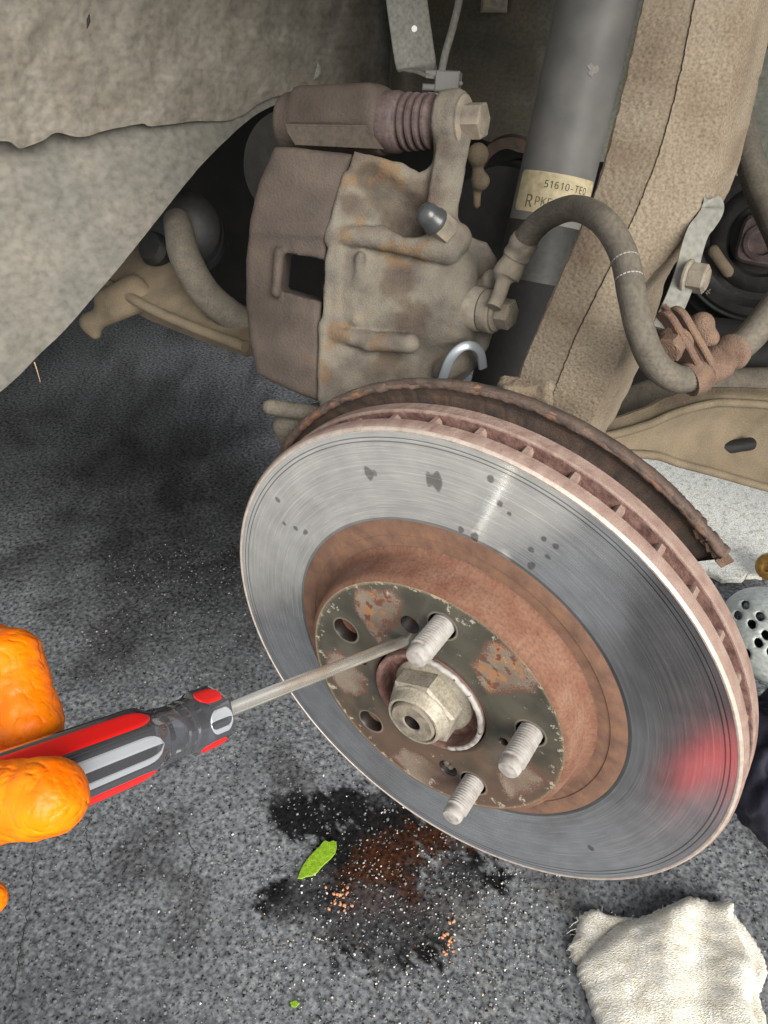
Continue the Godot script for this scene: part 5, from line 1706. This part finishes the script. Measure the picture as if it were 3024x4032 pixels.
func right_side() -> void:
	var rear := thing("second_hose", "thick grey hose running down the right edge behind the knuckle", "hose", at(Vector3(0.1803, 0.6627, -0.4064)))
	var s := Shape.new()
	s.tube(spline([Vector3(0.2008, 0.8093, -0.5968), Vector3(0.1879, 0.7511, -0.5285), Vector3(0.1801, 0.7099, -0.4728), Vector3(0.1813, 0.6930, -0.4539), Vector3(0.1811, 0.6778, -0.4339), Vector3(0.1811, 0.6635, -0.4132), Vector3(0.1824, 0.6494, -0.3902), Vector3(0.1858, 0.6342, -0.3602), Vector3(0.1910, 0.6172, -0.3350)], 8), [0.0062], 36, 1)
	obj("rubber_hose", s, M["dusty_rubber"], rear)
	# flat strap and sensor wire at the top
	var strap := thing("strap_bracket", "flat grey strap bracket with a white dot hanging at top centre", "bracket", at(Vector3(0.0177, 0.6982, -0.5638)))
	var st := Shape.new()
	ribbon(st, spline([Vector3(0.0114, 0.7450, -0.6050), Vector3(0.0138, 0.7212, -0.5898), Vector3(0.0174, 0.6996, -0.5774), Vector3(0.0199, 0.6862, -0.5699), Vector3(0.0217, 0.6810, -0.5654), Vector3(0.0253, 0.6795, -0.5586), Vector3(0.0322, 0.6789, -0.5482), Vector3(0.0365, 0.6784, -0.5416)], 6), Vector3(1, -0.16, 0.1), 0.0262, 0.0022)
	obj("strap", st, M["grey_strip"], strap)
	var dot := Shape.new()
	dot.lathe(along(Vector3(0.0194, 0.7017, -0.5762), Vector3(0.0000, 0.7450, 0.0000) - Vector3(0.0194, 0.7017, -0.5762), MM), [Vector2(0, 0), Vector2(1.9, 0), Vector2(1.8, 0.5), Vector2(0, 0.7)], 16)
	obj("paint_dot", dot, M["white_paint"], strap)
	var wire := thing("sensor_wire", "thin grey sensor wire with a square plastic clip beside the strap", "wire", at(Vector3(0.0377, 0.6778, -0.5424)))
	var w := Shape.new()
	w.tube(spline([Vector3(0.0512, 0.7450, -0.6050), Vector3(0.0480, 0.7191, -0.5832), Vector3(0.0435, 0.7027, -0.5697), Vector3(0.0387, 0.6900, -0.5577), Vector3(0.0355, 0.6788, -0.5444)], 8), [0.0024], 14)
	obj("cable", w, M["grey_strip"], wire)
	var clip := Shape.new()
	var face := along(Vector3(0.0398, 0.6764, -0.5376), Vector3(0.0000, 0.7450, 0.0000) - Vector3(0.0398, 0.6764, -0.5376) + Vector3(-0.12, 0.1, 0), MM)
	clip.box(face, Vector3(15, 11.5, 10), 0.8)
	clip.box(face.translated_local(Vector3(-10, 4, 1)), Vector3(9, 4, 6), 0.8)
	clip.box(face.translated_local(Vector3(-11, -3.5, 1)), Vector3(9, 3.6, 6), 0.8)
	clip.box(face.translated_local(Vector3(-6, -8.5, 0)), Vector3(12, 5, 5), 0.8)
	clip.ball(face.translated_local(Vector3(8.2, -0.6, 2)), Vector3(1.6, 1.6, 1.6), 10)
	obj("plastic_clip", clip, M["grey_tube"], wire)
	# pulley
	var hub := Transform3D(Basis(Vector3(0.8355, -0.0000, 0.5495), Vector3(0.0000, 1.0000, -0.0000), Vector3(-0.5495, 0.0000, 0.8355)), Vector3(0.0234, 0.4303, -0.2583))
	var pul := thing("crank_pulley", "dark engine pulley with a square-shouldered centre nut at the right edge", "pulley", along(Vector3(0.3493, 0.5266, -0.7103), hub.basis.z + Vector3(-0.1, 0.1, 0.1)), true)
	var p := Shape.new()
	p.lathe(mm(), [Vector2(0, -30), Vector2(78, -30), Vector2(78, -8), Vector2(76, -6), Vector2(74, -8), Vector2(72, -6), Vector2(70, -4), Vector2(62, -3), Vector2(60, -8), Vector2(56, -12), Vector2(50, -12), Vector2(46, -8), Vector2(40, -6), Vector2(34, -6), Vector2(32, -12), Vector2(0, -12)], 96)
	obj("pulley_wheel", p, M["black_rubber"], pul)
	var nut := Shape.new()
	var sq := []
	for k in 32:
		var a := TAU * k / 32
		var r := 22.0 / pow(pow(absf(cos(a)), 5.0) + pow(absf(sin(a)), 5.0), 0.2)
		sq.append(Vector2(r * cos(a), r * sin(a)))
	nut.slab(mm(), sq, -12.0, 4.0, 3.0)
	nut.lathe(mm(), [Vector2(15, 3), Vector2(16, 7), Vector2(12, 8), Vector2(11, 4), Vector2(11, 0), Vector2(0, 0)], 32)
	obj("centre_nut", nut, M["boot_rubber"], pul)
	var belt := Shape.new()
	belt.lathe(mm(), [Vector2(79, -60), Vector2(92, -60), Vector2(94, -40), Vector2(92, -22), Vector2(82, -20), Vector2(79, -30)], 72, true)
	obj("outer_rim", belt, M["dirty_black"], pul)
	var slot := Shape.new()
	slot.nets(mm(), func(q: Vector3) -> float: return capsule(q, Vector3(-42, -18, -8), Vector3(-24, -34, -8), 6.0, 6.0), Vector3(-54, -46, -18), Vector3(-12, -8, 2), 2.0)
	obj("balance_lug", slot, M["tan_arm"], pul)
	var marks := Shape.new()
	for k in 7:
		var a := deg_to_rad(206.0 + k * 5.2)
		var f := Transform3D(Basis(Vector3(-sin(a), cos(a), 0), Vector3(cos(a), sin(a), 0), Vector3(0, 0, -1)) * Basis().scaled(Vector3.ONE * MM), Vector3(cos(a) * 66.0, sin(a) * 66.0, -2.9) * MM)
		marks.box(f, Vector3(4.0, 1.0, 0.8), 0.0)
		marks.box(f.translated_local(Vector3(1.2 * sin(k * 2.0), -1.8, 0)), Vector3(1.0, 3.2, 0.8), 0.0)
		marks.box(f.translated_local(Vector3(0.0, 2.0, 0)), Vector3(3.0, 0.8, 0.8), 0.0)
	obj("chalk_marks", marks, M["dusty_metal"], pul)
	# stamped lower arm
	var arm := thing("lower_control_arm", "broad tan stamped lower control arm with rolled edges at right above pale concrete", "control arm", at(Vector3(0.2039, 0.4841, -0.4292)))
	var a := Shape.new()
	sheet(a, [
		[Vector3(0.1014, 0.5146, -0.3895), Vector3(0.1021, 0.5107, -0.3829), Vector3(0.1034, 0.5042, -0.3780), Vector3(0.1078, 0.4938, -0.3865)],
		[Vector3(0.1359, 0.5060, -0.4143), Vector3(0.1348, 0.5037, -0.4014), Vector3(0.1373, 0.4974, -0.3992), Vector3(0.1440, 0.4868, -0.4037)],
		[Vector3(0.1687, 0.5027, -0.4368), Vector3(0.1665, 0.5000, -0.4211), Vector3(0.1686, 0.4910, -0.4168), Vector3(0.1743, 0.4799, -0.4161)],
		[Vector3(0.1906, 0.5049, -0.4509), Vector3(0.1881, 0.5018, -0.4323), Vector3(0.1912, 0.4857, -0.4266), Vector3(0.1948, 0.4712, -0.4196)],
		[Vector3(0.2173, 0.5063, -0.4582), Vector3(0.2148, 0.5032, -0.4434), Vector3(0.2232, 0.4788, -0.4439), Vector3(0.2219, 0.4605, -0.4241)],
		[Vector3(0.2413, 0.5044, -0.4630), Vector3(0.2373, 0.5012, -0.4482), Vector3(0.2503, 0.4698, -0.4559), Vector3(0.2462, 0.4504, -0.4290)],
		[Vector3(0.2779, 0.4987, -0.4713), Vector3(0.2726, 0.4944, -0.4555), Vector3(0.2859, 0.4633, -0.4635), Vector3(0.2806, 0.4380, -0.4322)]], 7, 0.0008, noise(150, 60.0, 3))
	obj("pressing", a, M["tan_arm"], arm)
	for e in [[Vector3(0.1014, 0.5118, -0.3800), Vector3(0.1339, 0.5050, -0.3986), Vector3(0.1654, 0.5013, -0.4183), Vector3(0.1869, 0.5035, -0.4299), Vector3(0.2135, 0.5046, -0.4407), Vector3(0.2358, 0.5024, -0.4453), Vector3(0.2711, 0.4959, -0.4529)], [Vector3(0.1351, 0.4923, -0.4004), Vector3(0.1729, 0.4823, -0.4129), Vector3(0.1932, 0.4737, -0.4164), Vector3(0.2202, 0.4633, -0.4211), Vector3(0.2443, 0.4532, -0.4260), Vector3(0.2785, 0.4408, -0.4293)]]:
		var r := Shape.new()
		r.tube(spline(e, 8), [0.0028], 10)
		obj("rolled_edge", r, M["tan_arm"], arm)
	var hole := Shape.new()
	hole.nets(mm_at(Vector3(0.2455, 0.4686, -0.4475)), func(q: Vector3) -> float: return rbox(q - Vector3(-4, 2 * sin(q.x * 0.1), 0), Vector3(14, 4, 5), 3.5), Vector3(-26, -10, -12), Vector3(26, 10, 12), 2.0)
	obj("slot", hole, M["dirty_black"], arm)
	# cross members in the shade behind
	var sub := thing("subframe", "dark greyish subframe beams in the shade above the control arm", "subframe", at(Vector3(0.2520, 0.4671, -0.5412)))
	for e in [[[Vector3(0.1596, 0.4615, -0.4996), Vector3(0.1942, 0.4684, -0.5173), Vector3(0.2337, 0.4665, -0.5408), Vector3(0.2754, 0.4596, -0.5606), Vector3(0.3520, 0.4471, -0.5887)], 0.011], [[Vector3(0.2611, 0.4522, -0.6049), Vector3(0.3186, 0.4483, -0.6270), Vector3(0.3876, 0.4419, -0.6472)], 0.016], [[Vector3(0.2785, 0.4378, -0.7065), Vector3(0.3561, 0.4282, -0.7118), Vector3(0.4319, 0.4179, -0.7291)], 0.02]]:
		var b := Shape.new()
		b.tube(spline(e[0], 6), [e[1]], 16)
		obj("beam", b, M["dusty_rubber"] if e[1] < 0.012 else M["dirty_black"], sub)
	# things on the floor beyond the rotor
	var clog := thing("perforated_clog", "white plastic clog with oval holes beyond the rotor's right edge", "shoe", at(Vector3(0.5193, 0.0000, -0.6822)))
	var c := Shape.new()
	var base := Vector3(0.5047, 0.0285, -0.6944)
	var holes := []
	for h in [Vector3(0.4498, 0.0850, -0.6929), Vector3(0.4639, 0.0800, -0.6767), Vector3(0.4536, 0.0722, -0.6709), Vector3(0.4663, 0.0685, -0.6556), Vector3(0.4573, 0.0608, -0.6499), Vector3(0.4405, 0.0743, -0.6849), Vector3(0.4473, 0.0429, -0.6490), Vector3(0.4675, 0.0587, -0.6359)]:
		holes.append((h - base) / MM)
	var eye := (Vector3(0.0000, 0.7450, 0.0000) - base).normalized()
	c.nets(mm_at(base), func(q: Vector3) -> float:
		var e := Vector3(q.x / 64.0, q.y / 46.0, q.z / 78.0)
		var d := (e.length() - 1.0) * 46.0
		d = maxf(d, -(d + 4.5))
		d = maxf(d, -q.y - 40.0)
		for h in holes:
			var off: Vector3 = q - h
			off -= eye * off.dot(eye)
			d = maxf(d, 6.0 - Vector3(off.x * 1.25 + off.y * 0.3, off.y * 0.85, off.z).length())
		return d, Vector3(-70, -52, -84), Vector3(70, 52, 84), 2.6)
	obj("upper", c, M["white_plastic"], clog)
	var sole := Shape.new()
	sole.nets(mm_at(base), func(q: Vector3) -> float: return rbox(q - Vector3(0, -48, 0), Vector3(62, 12, 80), 11.0), Vector3(-66, -64, -84), Vector3(66, -30, 84), 3.0)
	obj("sole", sole, M["dirty_black"], clog)
	var knob := thing("brass_fitting", "small round brass fitting on the pale concrete at the right edge", "fitting", along(Vector3(0.5481, 0.0373, -0.8195), Vector3(-0.75, 0.35, 0.5)), true)
	var kb := Shape.new()
	kb.lathe(mm(), [Vector2(0, -30), Vector2(14, -30), Vector2(15, -8), Vector2(19, -6), Vector2(20, 2), Vector2(18, 8), Vector2(12, 11), Vector2(7, 11), Vector2(6, 6), Vector2(0, 6)], 32)
	obj("body", kb, M["brass"], knob)
	var cloth := thing("navy_cloth", "dark navy cloth bundle on the ground beyond the rotor's lower right edge", "cloth", at(Vector3(0.4249, 0.0000, -0.4692)))
	var nb := Shape.new()
	var nn := noise(160, 0.03, 3)
	var nbase := Vector3(0.3812, 0.1201, -0.4322)
	nb.nets(mm_at(nbase), func(q: Vector3) -> float:
		var e := Vector3(q.x / 52.0, q.y / 80.0, q.z / 74.0)
		return (e.length() - 1.0) * 50.0 + nn.get_noise_3d(q.x * 1.6, q.y * 0.5, q.z) * 9.0, Vector3(-70, -96, -92), Vector3(70, 96, 92), 3.0)
	obj("folds", nb, M["navy_cloth"], cloth)


# ---------------------------------------------------------------- screwdriver, hand, floor

func screwdriver() -> void:
	var tip := Vector3(0.0128, 0.4625, -0.2709)
	var collar := Vector3(-0.0581, 0.5339, -0.1669)
	var root := thing("screwdriver", "black and red handled screwdriver with steel shaft reaching a hub hole", "screwdriver", along(collar, collar - tip), true)
	var length := collar.distance_to(tip) / MM
	var s := Shape.new()
	s.lathe(mm(), [Vector2(0, -length), Vector2(0.7, -length + 0.1), Vector2(1.5, -length + 2.2), Vector2(2.6, -length + 5.6), Vector2(2.7, -length + 7), Vector2(2.7, 3), Vector2(0, 3)], 32)
	var shaft := obj("shaft", s, M["shaft_steel"], root)
	var fin := Shape.new()
	for k in 2:
		fin.box(mm() * Transform3D(Basis(Vector3(0, 0, 1), PI / 2 * k + 0.4), Vector3(0, 0, -length + 3.0)), Vector3(4.2, 0.9, 5.6), 0.2)
	obj("cross_tip", fin, M["brass"], shaft)
	var eye := Vector3(0.0000, 0.7450, 0.0000)
	var up := (Vector3(0, 0.8017, -0.5977) * 0.85 + (eye - collar).normalized() * 0.62).normalized()
	var local := root.transform.basis.inverse() * up
	var red := atan2(local.y, local.x)
	var radius := func(z: float, a: float) -> float:
		var w := wrapf(a - red + PI / 6, 0.0, PI / 3) - PI / 6
		var flat := cos(PI / 6) / cos(w)
		var r := 10.6
		var hexed := 0.0
		if z < 1.0:
			r = 8.6 + z
			hexed = 0.2
		elif z < 12.0:
			r = 10.2
			hexed = 0.75
		elif z < 28.0:
			var g := 0.35 if fmod(z - 12.0, 4.0) < 1.2 and z > 14.0 and z < 24.0 else 0.0
			r = lerpf(9.6, 8.9, sin((z - 12.0) / 16.0 * PI)) - g
			hexed = 0.0
		else:
			r = lerpf(9.2, 10.9, smoothstep(27.0, 36.0, z)) * lerpf(1.0, 0.92, smoothstep(90.0, 108.0, z))
			hexed = smoothstep(28.0, 33.0, z) * 0.95
		return r * lerpf(0.96, flat * 1.06, hexed)
	var rings := []
	var segs := 72
	var z := 0.0
	while z <= 108.0:
		var ring := []
		for k in segs:
			var a := TAU * k / segs + red
			var r: float = radius.call(z, a)
			ring.append(Vector3(cos(a) * r, sin(a) * r, z) * MM)
		rings.append(ring)
		z += 0.4 if z > 12.0 and z < 26.0 else 1.0
	var h := Shape.new()
	h.loft(rings)
	obj("handle", h, M["black_gloss"], root)
	# red inlays, and between them pale strips that paint in reflections
	for k in 6:
		for part in [[32.0, 106.0, 0.40], [1.4, 11.6, 0.42]]:
			var a0: float = red + PI / 3 * k
			var strips := [[-1.0, 1.0]] if k % 2 == 0 else [[-1.0, -0.55], [0.05, 1.0]]
			for strip in strips:
				var inlay := Shape.new()
				var cols := []
				var n := 40
				for i in n + 1:
					var f := float(i) / n
					var zz := lerpf(part[0], part[1], f)
					var half: float = part[2]
					var from_end := minf(zz - part[0], part[1] - zz)
					var blunt := 8.0 if part[0] > 20.0 else 3.0
					if from_end < blunt:
						half *= sqrt(maxf(0.0, 1.0 - pow(1.0 - from_end / blunt, 2.0)))
					var ring := []
					for j in 9:
						var a := a0 + half * lerpf(strip[0], strip[1], j / 8.0)
						var r: float = radius.call(zz, a)
						var lift := 0.26 if j > 0 and j < 8 else -0.25
						ring.append(Vector3(cos(a) * (r + lift), sin(a) * (r + lift), zz) * MM)
					cols.append(ring)
				var t0 := inlay.gr.size()
				inlay.loft(cols, false)
				inlay.facing(t0, Vector3(cos(a0), sin(a0), 0))
				if k % 2 == 0:
					obj("red_inlay", inlay, M["red_inlay"], root)
				else:
					obj("glint_strip", inlay, M["glint_grey"], root)
	var nose := Shape.new()
	nose.lathe(mm(), [Vector2(3.0, -0.2), Vector2(6.5, -0.4), Vector2(8.4, 0.2), Vector2(8.8, 1.2), Vector2(3.0, 1.2)], 32, true)
	obj("nose_ring", nose, M["black_gloss"], root)


func glove() -> void:
	var base := Vector3(-0.1110, 0.5562, -0.1337)
	var chain := []
	for f in [
		[[Vector3(-0.1688, 0.5470, -0.1792), Vector3(-0.1406, 0.5636, -0.1716), Vector3(-0.1130, 0.5713, -0.1561), Vector3(-0.1038, 0.5613, -0.1418), Vector3(-0.1035, 0.5495, -0.1368)], [12.5, 11.2, 10.4, 9.0, 7.6]],
		[[Vector3(-0.1720, 0.5342, -0.1697), Vector3(-0.1465, 0.5483, -0.1602), Vector3(-0.1280, 0.5540, -0.1520), Vector3(-0.1203, 0.5540, -0.1407), Vector3(-0.1168, 0.5467, -0.1340)], [12.5, 11.0, 10.0, 9.2, 8.0]],
		[[Vector3(-0.1736, 0.5202, -0.1592), Vector3(-0.1535, 0.5293, -0.1510), Vector3(-0.1371, 0.5320, -0.1406), Vector3(-0.1291, 0.5252, -0.1305)], [12.0, 11.0, 9.6, 8.4]],
		[[Vector3(-0.1752, 0.5048, -0.1477), Vector3(-0.1590, 0.5060, -0.1386), Vector3(-0.1415, 0.5061, -0.1275), Vector3(-0.1259, 0.5015, -0.1203)], [11.0, 10.0, 8.2, 5.6]],
		[[Vector3(-0.1702, 0.5110, -0.1373), Vector3(-0.1314, 0.5484, -0.1204), Vector3(-0.1006, 0.5751, -0.1078), Vector3(-0.0810, 0.5802, -0.1060)], [16.0, 13.0, 10.4, 9.5]],
		[[Vector3(-0.1736, 0.5063, -0.1401), Vector3(-0.1752, 0.5151, -0.1554), Vector3(-0.1733, 0.5288, -0.1681), Vector3(-0.1717, 0.5429, -0.1786)], [19.0, 18.0, 17.0, 15.0]],
		[[Vector3(-0.1872, 0.5090, -0.1671), Vector3(-0.2310, 0.4848, -0.1678), Vector3(-0.2997, 0.4518, -0.1681)], [26.0, 27.0, 30.0]]]:
		var pts := []
		for q in f[0]:
			pts.append((q - base) / MM)
		chain.append([pts, f[1]])
	var n := noise(170, 0.11, 3)
	var crease := noise(171, 0.16, 2)
	var thumb_a: Vector3 = chain[4][0][2]
	var thumb_b: Vector3 = chain[4][0][3]
	var axis := (thumb_b - thumb_a).normalized()
	var folds := []
	for e in [[4, 2, 3, [0.25, 0.36, 0.5, 0.58, 0.75]], [0, 2, 3, [0.0, 0.1, 0.22, 0.62, 0.95]], [0, 3, 4, [0.2, 0.4]], [1, 2, 3, [0.2, 0.5]]]:
		var a: Vector3 = chain[e[0]][0][e[1]]
		var b: Vector3 = chain[e[0]][0][e[2]]
		for f in e[3]:
			folds.append([a.lerp(b, f), (b - a).normalized()])
	var s := Shape.new()
	s.nets(mm_at(base), func(q: Vector3) -> float:
		var d := 1e9
		for k in chain.size():
			var pts: Array = chain[k][0]
			var rad: Array = chain[k][1]
			var e := 1e9
			for j in pts.size() - 1:
				e = smin(e, capsule(q, pts[j], pts[j + 1], rad[j], rad[j + 1]), 2.5) if e < 1e8 else capsule(q, pts[j], pts[j + 1], rad[j], rad[j + 1])
			d = minf(d, e) if d > 1e8 else smin(d, e, 1.6 if k < 4 else 3.0)
		if absf(d) < 6.0:
			# the thin glove wrinkles across each finger
			var along_ := q.dot(axis)
			d += n.get_noise_3dv(q) * 0.25 + crease.get_noise_3d(along_ * 1.6, q.y * 0.45, q.z * 0.45) * 0.4
			for c in folds:
				var f: float = (q - c[0]).dot(c[1]) + crease.get_noise_3dv(q * 0.7) * 2.2
				if absf(f) < 3.0 and q.distance_squared_to(c[0]) < 420.0:
					d += 0.55 * exp(-f * f / 0.8)
		return d, Vector3(-125, -70, -130), Vector3(40, 60, 40), 1.1)
	tag(obj("gloved_hand", s, M["glove_skin"]), "bright orange gloved hand gripping the screwdriver handle at the left edge", "hand")


func photographer() -> void:
	# kneels behind the camera; the rotor mirrors the leg
	var base := Vector3(-0.2, 0.0, 0.15)
	var leg := Shape.new()
	leg.nets(mm_at(base), func(q: Vector3) -> float:
		var shin := capsule(q, Vector3(34, 56, 30), Vector3(-30, 430, 40), 78.0, 94.0)
		var thigh := capsule(q, Vector3(-30, 430, 40), Vector3(-180, 520, 420), 78.0, 96.0)
		return smin(shin, thigh, 40.0), Vector3(-300, -20, -70), Vector3(120, 640, 540), 12.0)
	var person := thing("person", "person in dark trousers and red shoe kneeling beside the wheel, mirrored in the rotor", "person", at(base))
	obj("trousers", leg, M["navy_cloth"], person)
	var shoe := Shape.new()
	shoe.nets(mm_at(base), func(q: Vector3) -> float:
		var sole := rbox(q - Vector3(142, 14, -4), Vector3(20, 12, 95), 10.0)
		var toe := capsule(q, Vector3(132, 40, 60), Vector3(146, 24, -78), 22.0, 16.0)
		return smin(sole, toe, 16.0), Vector3(30, -10, -150), Vector3(175, 120, 130), 8.0)
	obj("shoe", shoe, M["red_canvas"], person)


func pillow(s: Shape, outline: Array, height: float, lift: float, n: FastNoiseLite, fold: Vector2) -> void:
	var mid := Vector2.ZERO
	for q in outline:
		mid += q / outline.size()
	var round_ := []
	var c := outline.size()
	for k in c:
		for j in 14:
			round_.append(outline[k].cubic_interpolate(outline[(k + 1) % c], outline[(k + c - 1) % c], outline[(k + 2) % c], j / 14.0))
	var m := round_.size()
	var rings := []
	var steps := 34
	for r in steps + 1:
		var ring := []
		var t := float(r) / steps
		for k in m:
			var q: Vector2 = mid.lerp(round_[k], lerpf(0.02, 1.0, t))
			var ruff := n.get_noise_2d(round_[k].x * 9.0, round_[k].y * 9.0) * 0.0016 * smoothstep(0.86, 1.0, t)
			q += (round_[k] - mid).normalized() * ruff
			var w := n.get_noise_2d(q.dot(fold) * 0.5, q.dot(fold.orthogonal()) * 0.16)
			var dome := pow(maxf(0.0, 1.0 - pow(t, 5.0)), 0.5)
			var y := lift + height * dome * (0.8 + 0.55 * w) + n.get_noise_2d(q.x * 2.0, q.y * 2.0) * 0.0008
			if t >= 0.999:
				y = maxf(lift * 0.6, 0.001)
			ring.append(Vector3(q.x, y, q.y))
		rings.append(ring)
	var low := []
	for k in m:
		var q: Vector2 = mid.lerp(round_[k], 0.96)
		low.append(Vector3(q.x, maxf(lift - 0.004, 0.0), q.y))
	rings.append(low)
	s.loft(rings)


func floor_things() -> void:
	var rag := thing("shop_rag", "crumpled cream terry cloth rag on the ground at lower right", "rag", at(Vector3(0.2597, 0.0000, -0.3031)))
	var n := noise(180, 26.0, 1)
	var under := Shape.new()
	pillow(under, [Vector2(0.3251, -0.3573), Vector2(0.3377, -0.3436), Vector2(0.3453, -0.3269), Vector2(0.3456, -0.3031), Vector2(0.3303, -0.2805), Vector2(0.3278, -0.2590), Vector2(0.3125, -0.2354), Vector2(0.2575, -0.2321), Vector2(0.2417, -0.2841), Vector2(0.2695, -0.3352)], 0.011, 0.002, n, Vector2(0.9, 0.4))
	obj("under_fold", under, M["terry_cloth"], rag)
	var flap := Shape.new()
	pillow(flap, [Vector2(0.1864, -0.3495), Vector2(0.1979, -0.3556), Vector2(0.2124, -0.3513), Vector2(0.2295, -0.3487), Vector2(0.2593, -0.3453), Vector2(0.2602, -0.3188), Vector2(0.2086, -0.2992), Vector2(0.1848, -0.3050), Vector2(0.1743, -0.3089), Vector2(0.1705, -0.3220), Vector2(0.1774, -0.3310)], 0.013, 0.002, n, Vector2(0.3, 0.95))
	obj("corner_flap", flap, M["terry_cloth"], rag)
	var main := Shape.new()
	pillow(main, [Vector2(0.2444, -0.3470), Vector2(0.2717, -0.3573), Vector2(0.2943, -0.3653), Vector2(0.3133, -0.3617), Vector2(0.3327, -0.3600), Vector2(0.3274, -0.3393), Vector2(0.3284, -0.3188), Vector2(0.3300, -0.2954), Vector2(0.3160, -0.2696), Vector2(0.3074, -0.2321), Vector2(0.2467, -0.2225), Vector2(0.1906, -0.2256), Vector2(0.1821, -0.2556), Vector2(0.1771, -0.2841), Vector2(0.1741, -0.3038), Vector2(0.1977, -0.3249), Vector2(0.2184, -0.3393)], 0.02, 0.009, n, Vector2(0.95, 0.3))
	obj("main_fold", main, M["terry_cloth"], rag)
	var frays := Shape.new()
	var fr := RandomNumberGenerator.new()
	fr.seed = 77
	var edge: Array = [Vector2(0.1864, -0.3495), Vector2(0.1808, -0.3414), Vector2(0.1774, -0.3310), Vector2(0.1705, -0.3220), Vector2(0.1743, -0.3089), Vector2(0.1771, -0.2841), Vector2(0.1741, -0.3038), Vector2(0.1979, -0.3556), Vector2(0.2124, -0.3513), Vector2(0.2444, -0.3470), Vector2(0.2717, -0.3573), Vector2(0.2943, -0.3653), Vector2(0.3133, -0.3617), Vector2(0.3327, -0.3600)]
	for k in 55:
		var i := fr.randi() % (edge.size() - 1)
		var q: Vector2 = edge[i].lerp(edge[i + 1], fr.randf())
		var far := q + Vector2(fr.randfn(), fr.randfn()) * 0.004
		var top := 0.004 + 0.008 * fr.randf()
		frays.tube(PackedVector3Array([Vector3(q.x, top, q.y), Vector3(lerpf(q.x, far.x, 0.6), top + 0.001 * fr.randfn(), lerpf(q.y, far.y, 0.6)), Vector3(far.x, maxf(0.0015, top - 0.003), far.y)]), [0.00035, 0.0003, 0.0002], 5)
	kind(obj("loose_threads", frays, M["terry_cloth"], rag), "stuff")
	# a torn scrap of green, like a leaf, and a smaller one
	for e in [[[Vector2(-0.0858, -0.3885), Vector2(-0.0841, -0.3946), Vector2(-0.0814, -0.4018), Vector2(-0.0769, -0.4086), Vector2(-0.0712, -0.4155), Vector2(-0.0663, -0.4199), Vector2(-0.0633, -0.4244), Vector2(-0.0606, -0.4265), Vector2(-0.0561, -0.4244), Vector2(-0.0524, -0.4260), Vector2(-0.0489, -0.4239), Vector2(-0.0482, -0.4179), Vector2(-0.0497, -0.4115), Vector2(-0.0542, -0.4062), Vector2(-0.0586, -0.4023), Vector2(-0.0630, -0.3980), Vector2(-0.0664, -0.3932), Vector2(-0.0712, -0.3899), Vector2(-0.0772, -0.3895), Vector2(-0.0816, -0.3876)], "torn lime green leaf scrap lying beside the oil stain", 0.0016, "leaf_scrap"], [[Vector2(-0.0822, -0.2775), Vector2(-0.0771, -0.2790), Vector2(-0.0736, -0.2761), Vector2(-0.0766, -0.2732), Vector2(-0.0807, -0.2739)], "tiny dark green leaf crumb near the bottom edge", 0.0008, "leaf_scrap"]]:
		var s := Shape.new()
		var mid := Vector2.ZERO
		for q in e[0]:
			mid += q / e[0].size()
		s.slab(Transform3D(Basis(Vector3.RIGHT, Vector3.BACK, Vector3.DOWN), Vector3(0, e[2] + 0.003, 0)), e[0], 0.0, e[2], 0.0003)
		for k in s.v.size():
			s.v[k].y += (s.v[k].x - mid.x) * 0.12 + 1.6 * pow((s.v[k].z - mid.y) * 4.0, 2.0) * 0.02
		var leaf := obj(e[3], s, M["leaf_green"])
		tag(leaf, e[1], "leaf")
	# orange rust crumbs in two little heaps
	var heap: Array = [Vector2(-0.0425, -0.3675), Vector2(0.0596, -0.3269)]
	for h in 2:
		var s := Shape.new()
		var r := RandomNumberGenerator.new()
		r.seed = 40 + h
		for k in (26 if h == 0 else 18):
			var q: Vector2 = heap[h] + Vector2(r.randfn() * (0.009 if h == 0 else 0.004), r.randfn() * (0.007 if h == 0 else 0.009)) * 0.8
			s.ball(Transform3D(Basis.from_euler(Vector3(k, k * 2.0, 0)), Vector3(q.x, 0.0014, q.y)), Vector3(0.0016, 0.001, 0.0013) * (0.5 + r.randf()), 6)
		kind(tag(obj("rust_crumbs", s, skin("crumb_rust", [[0.0, rgb(170, 104, 66)], [1.0, rgb(210, 164, 128)]], 200 + h, 60.0, 0.9, 0.0, "", 1.0)), ["orange rust crumbs in a loose cluster below the leaf scrap", "orange rust crumbs in a thin streak left of the rag"][h], "crumbs"), "stuff")
	var stalk := Shape.new()
	stalk.tube(spline([Vector3(-0.2435, 0.5119, -0.4873), Vector3(-0.2425, 0.5064, -0.4857), Vector3(-0.2420, 0.4978, -0.4843)]), [0.0005, 0.0004, 0.0002], 6)
	tag(obj("straw", stalk, M["straw"]), "dry straw hanging under the edge of the liner panel", "straw")
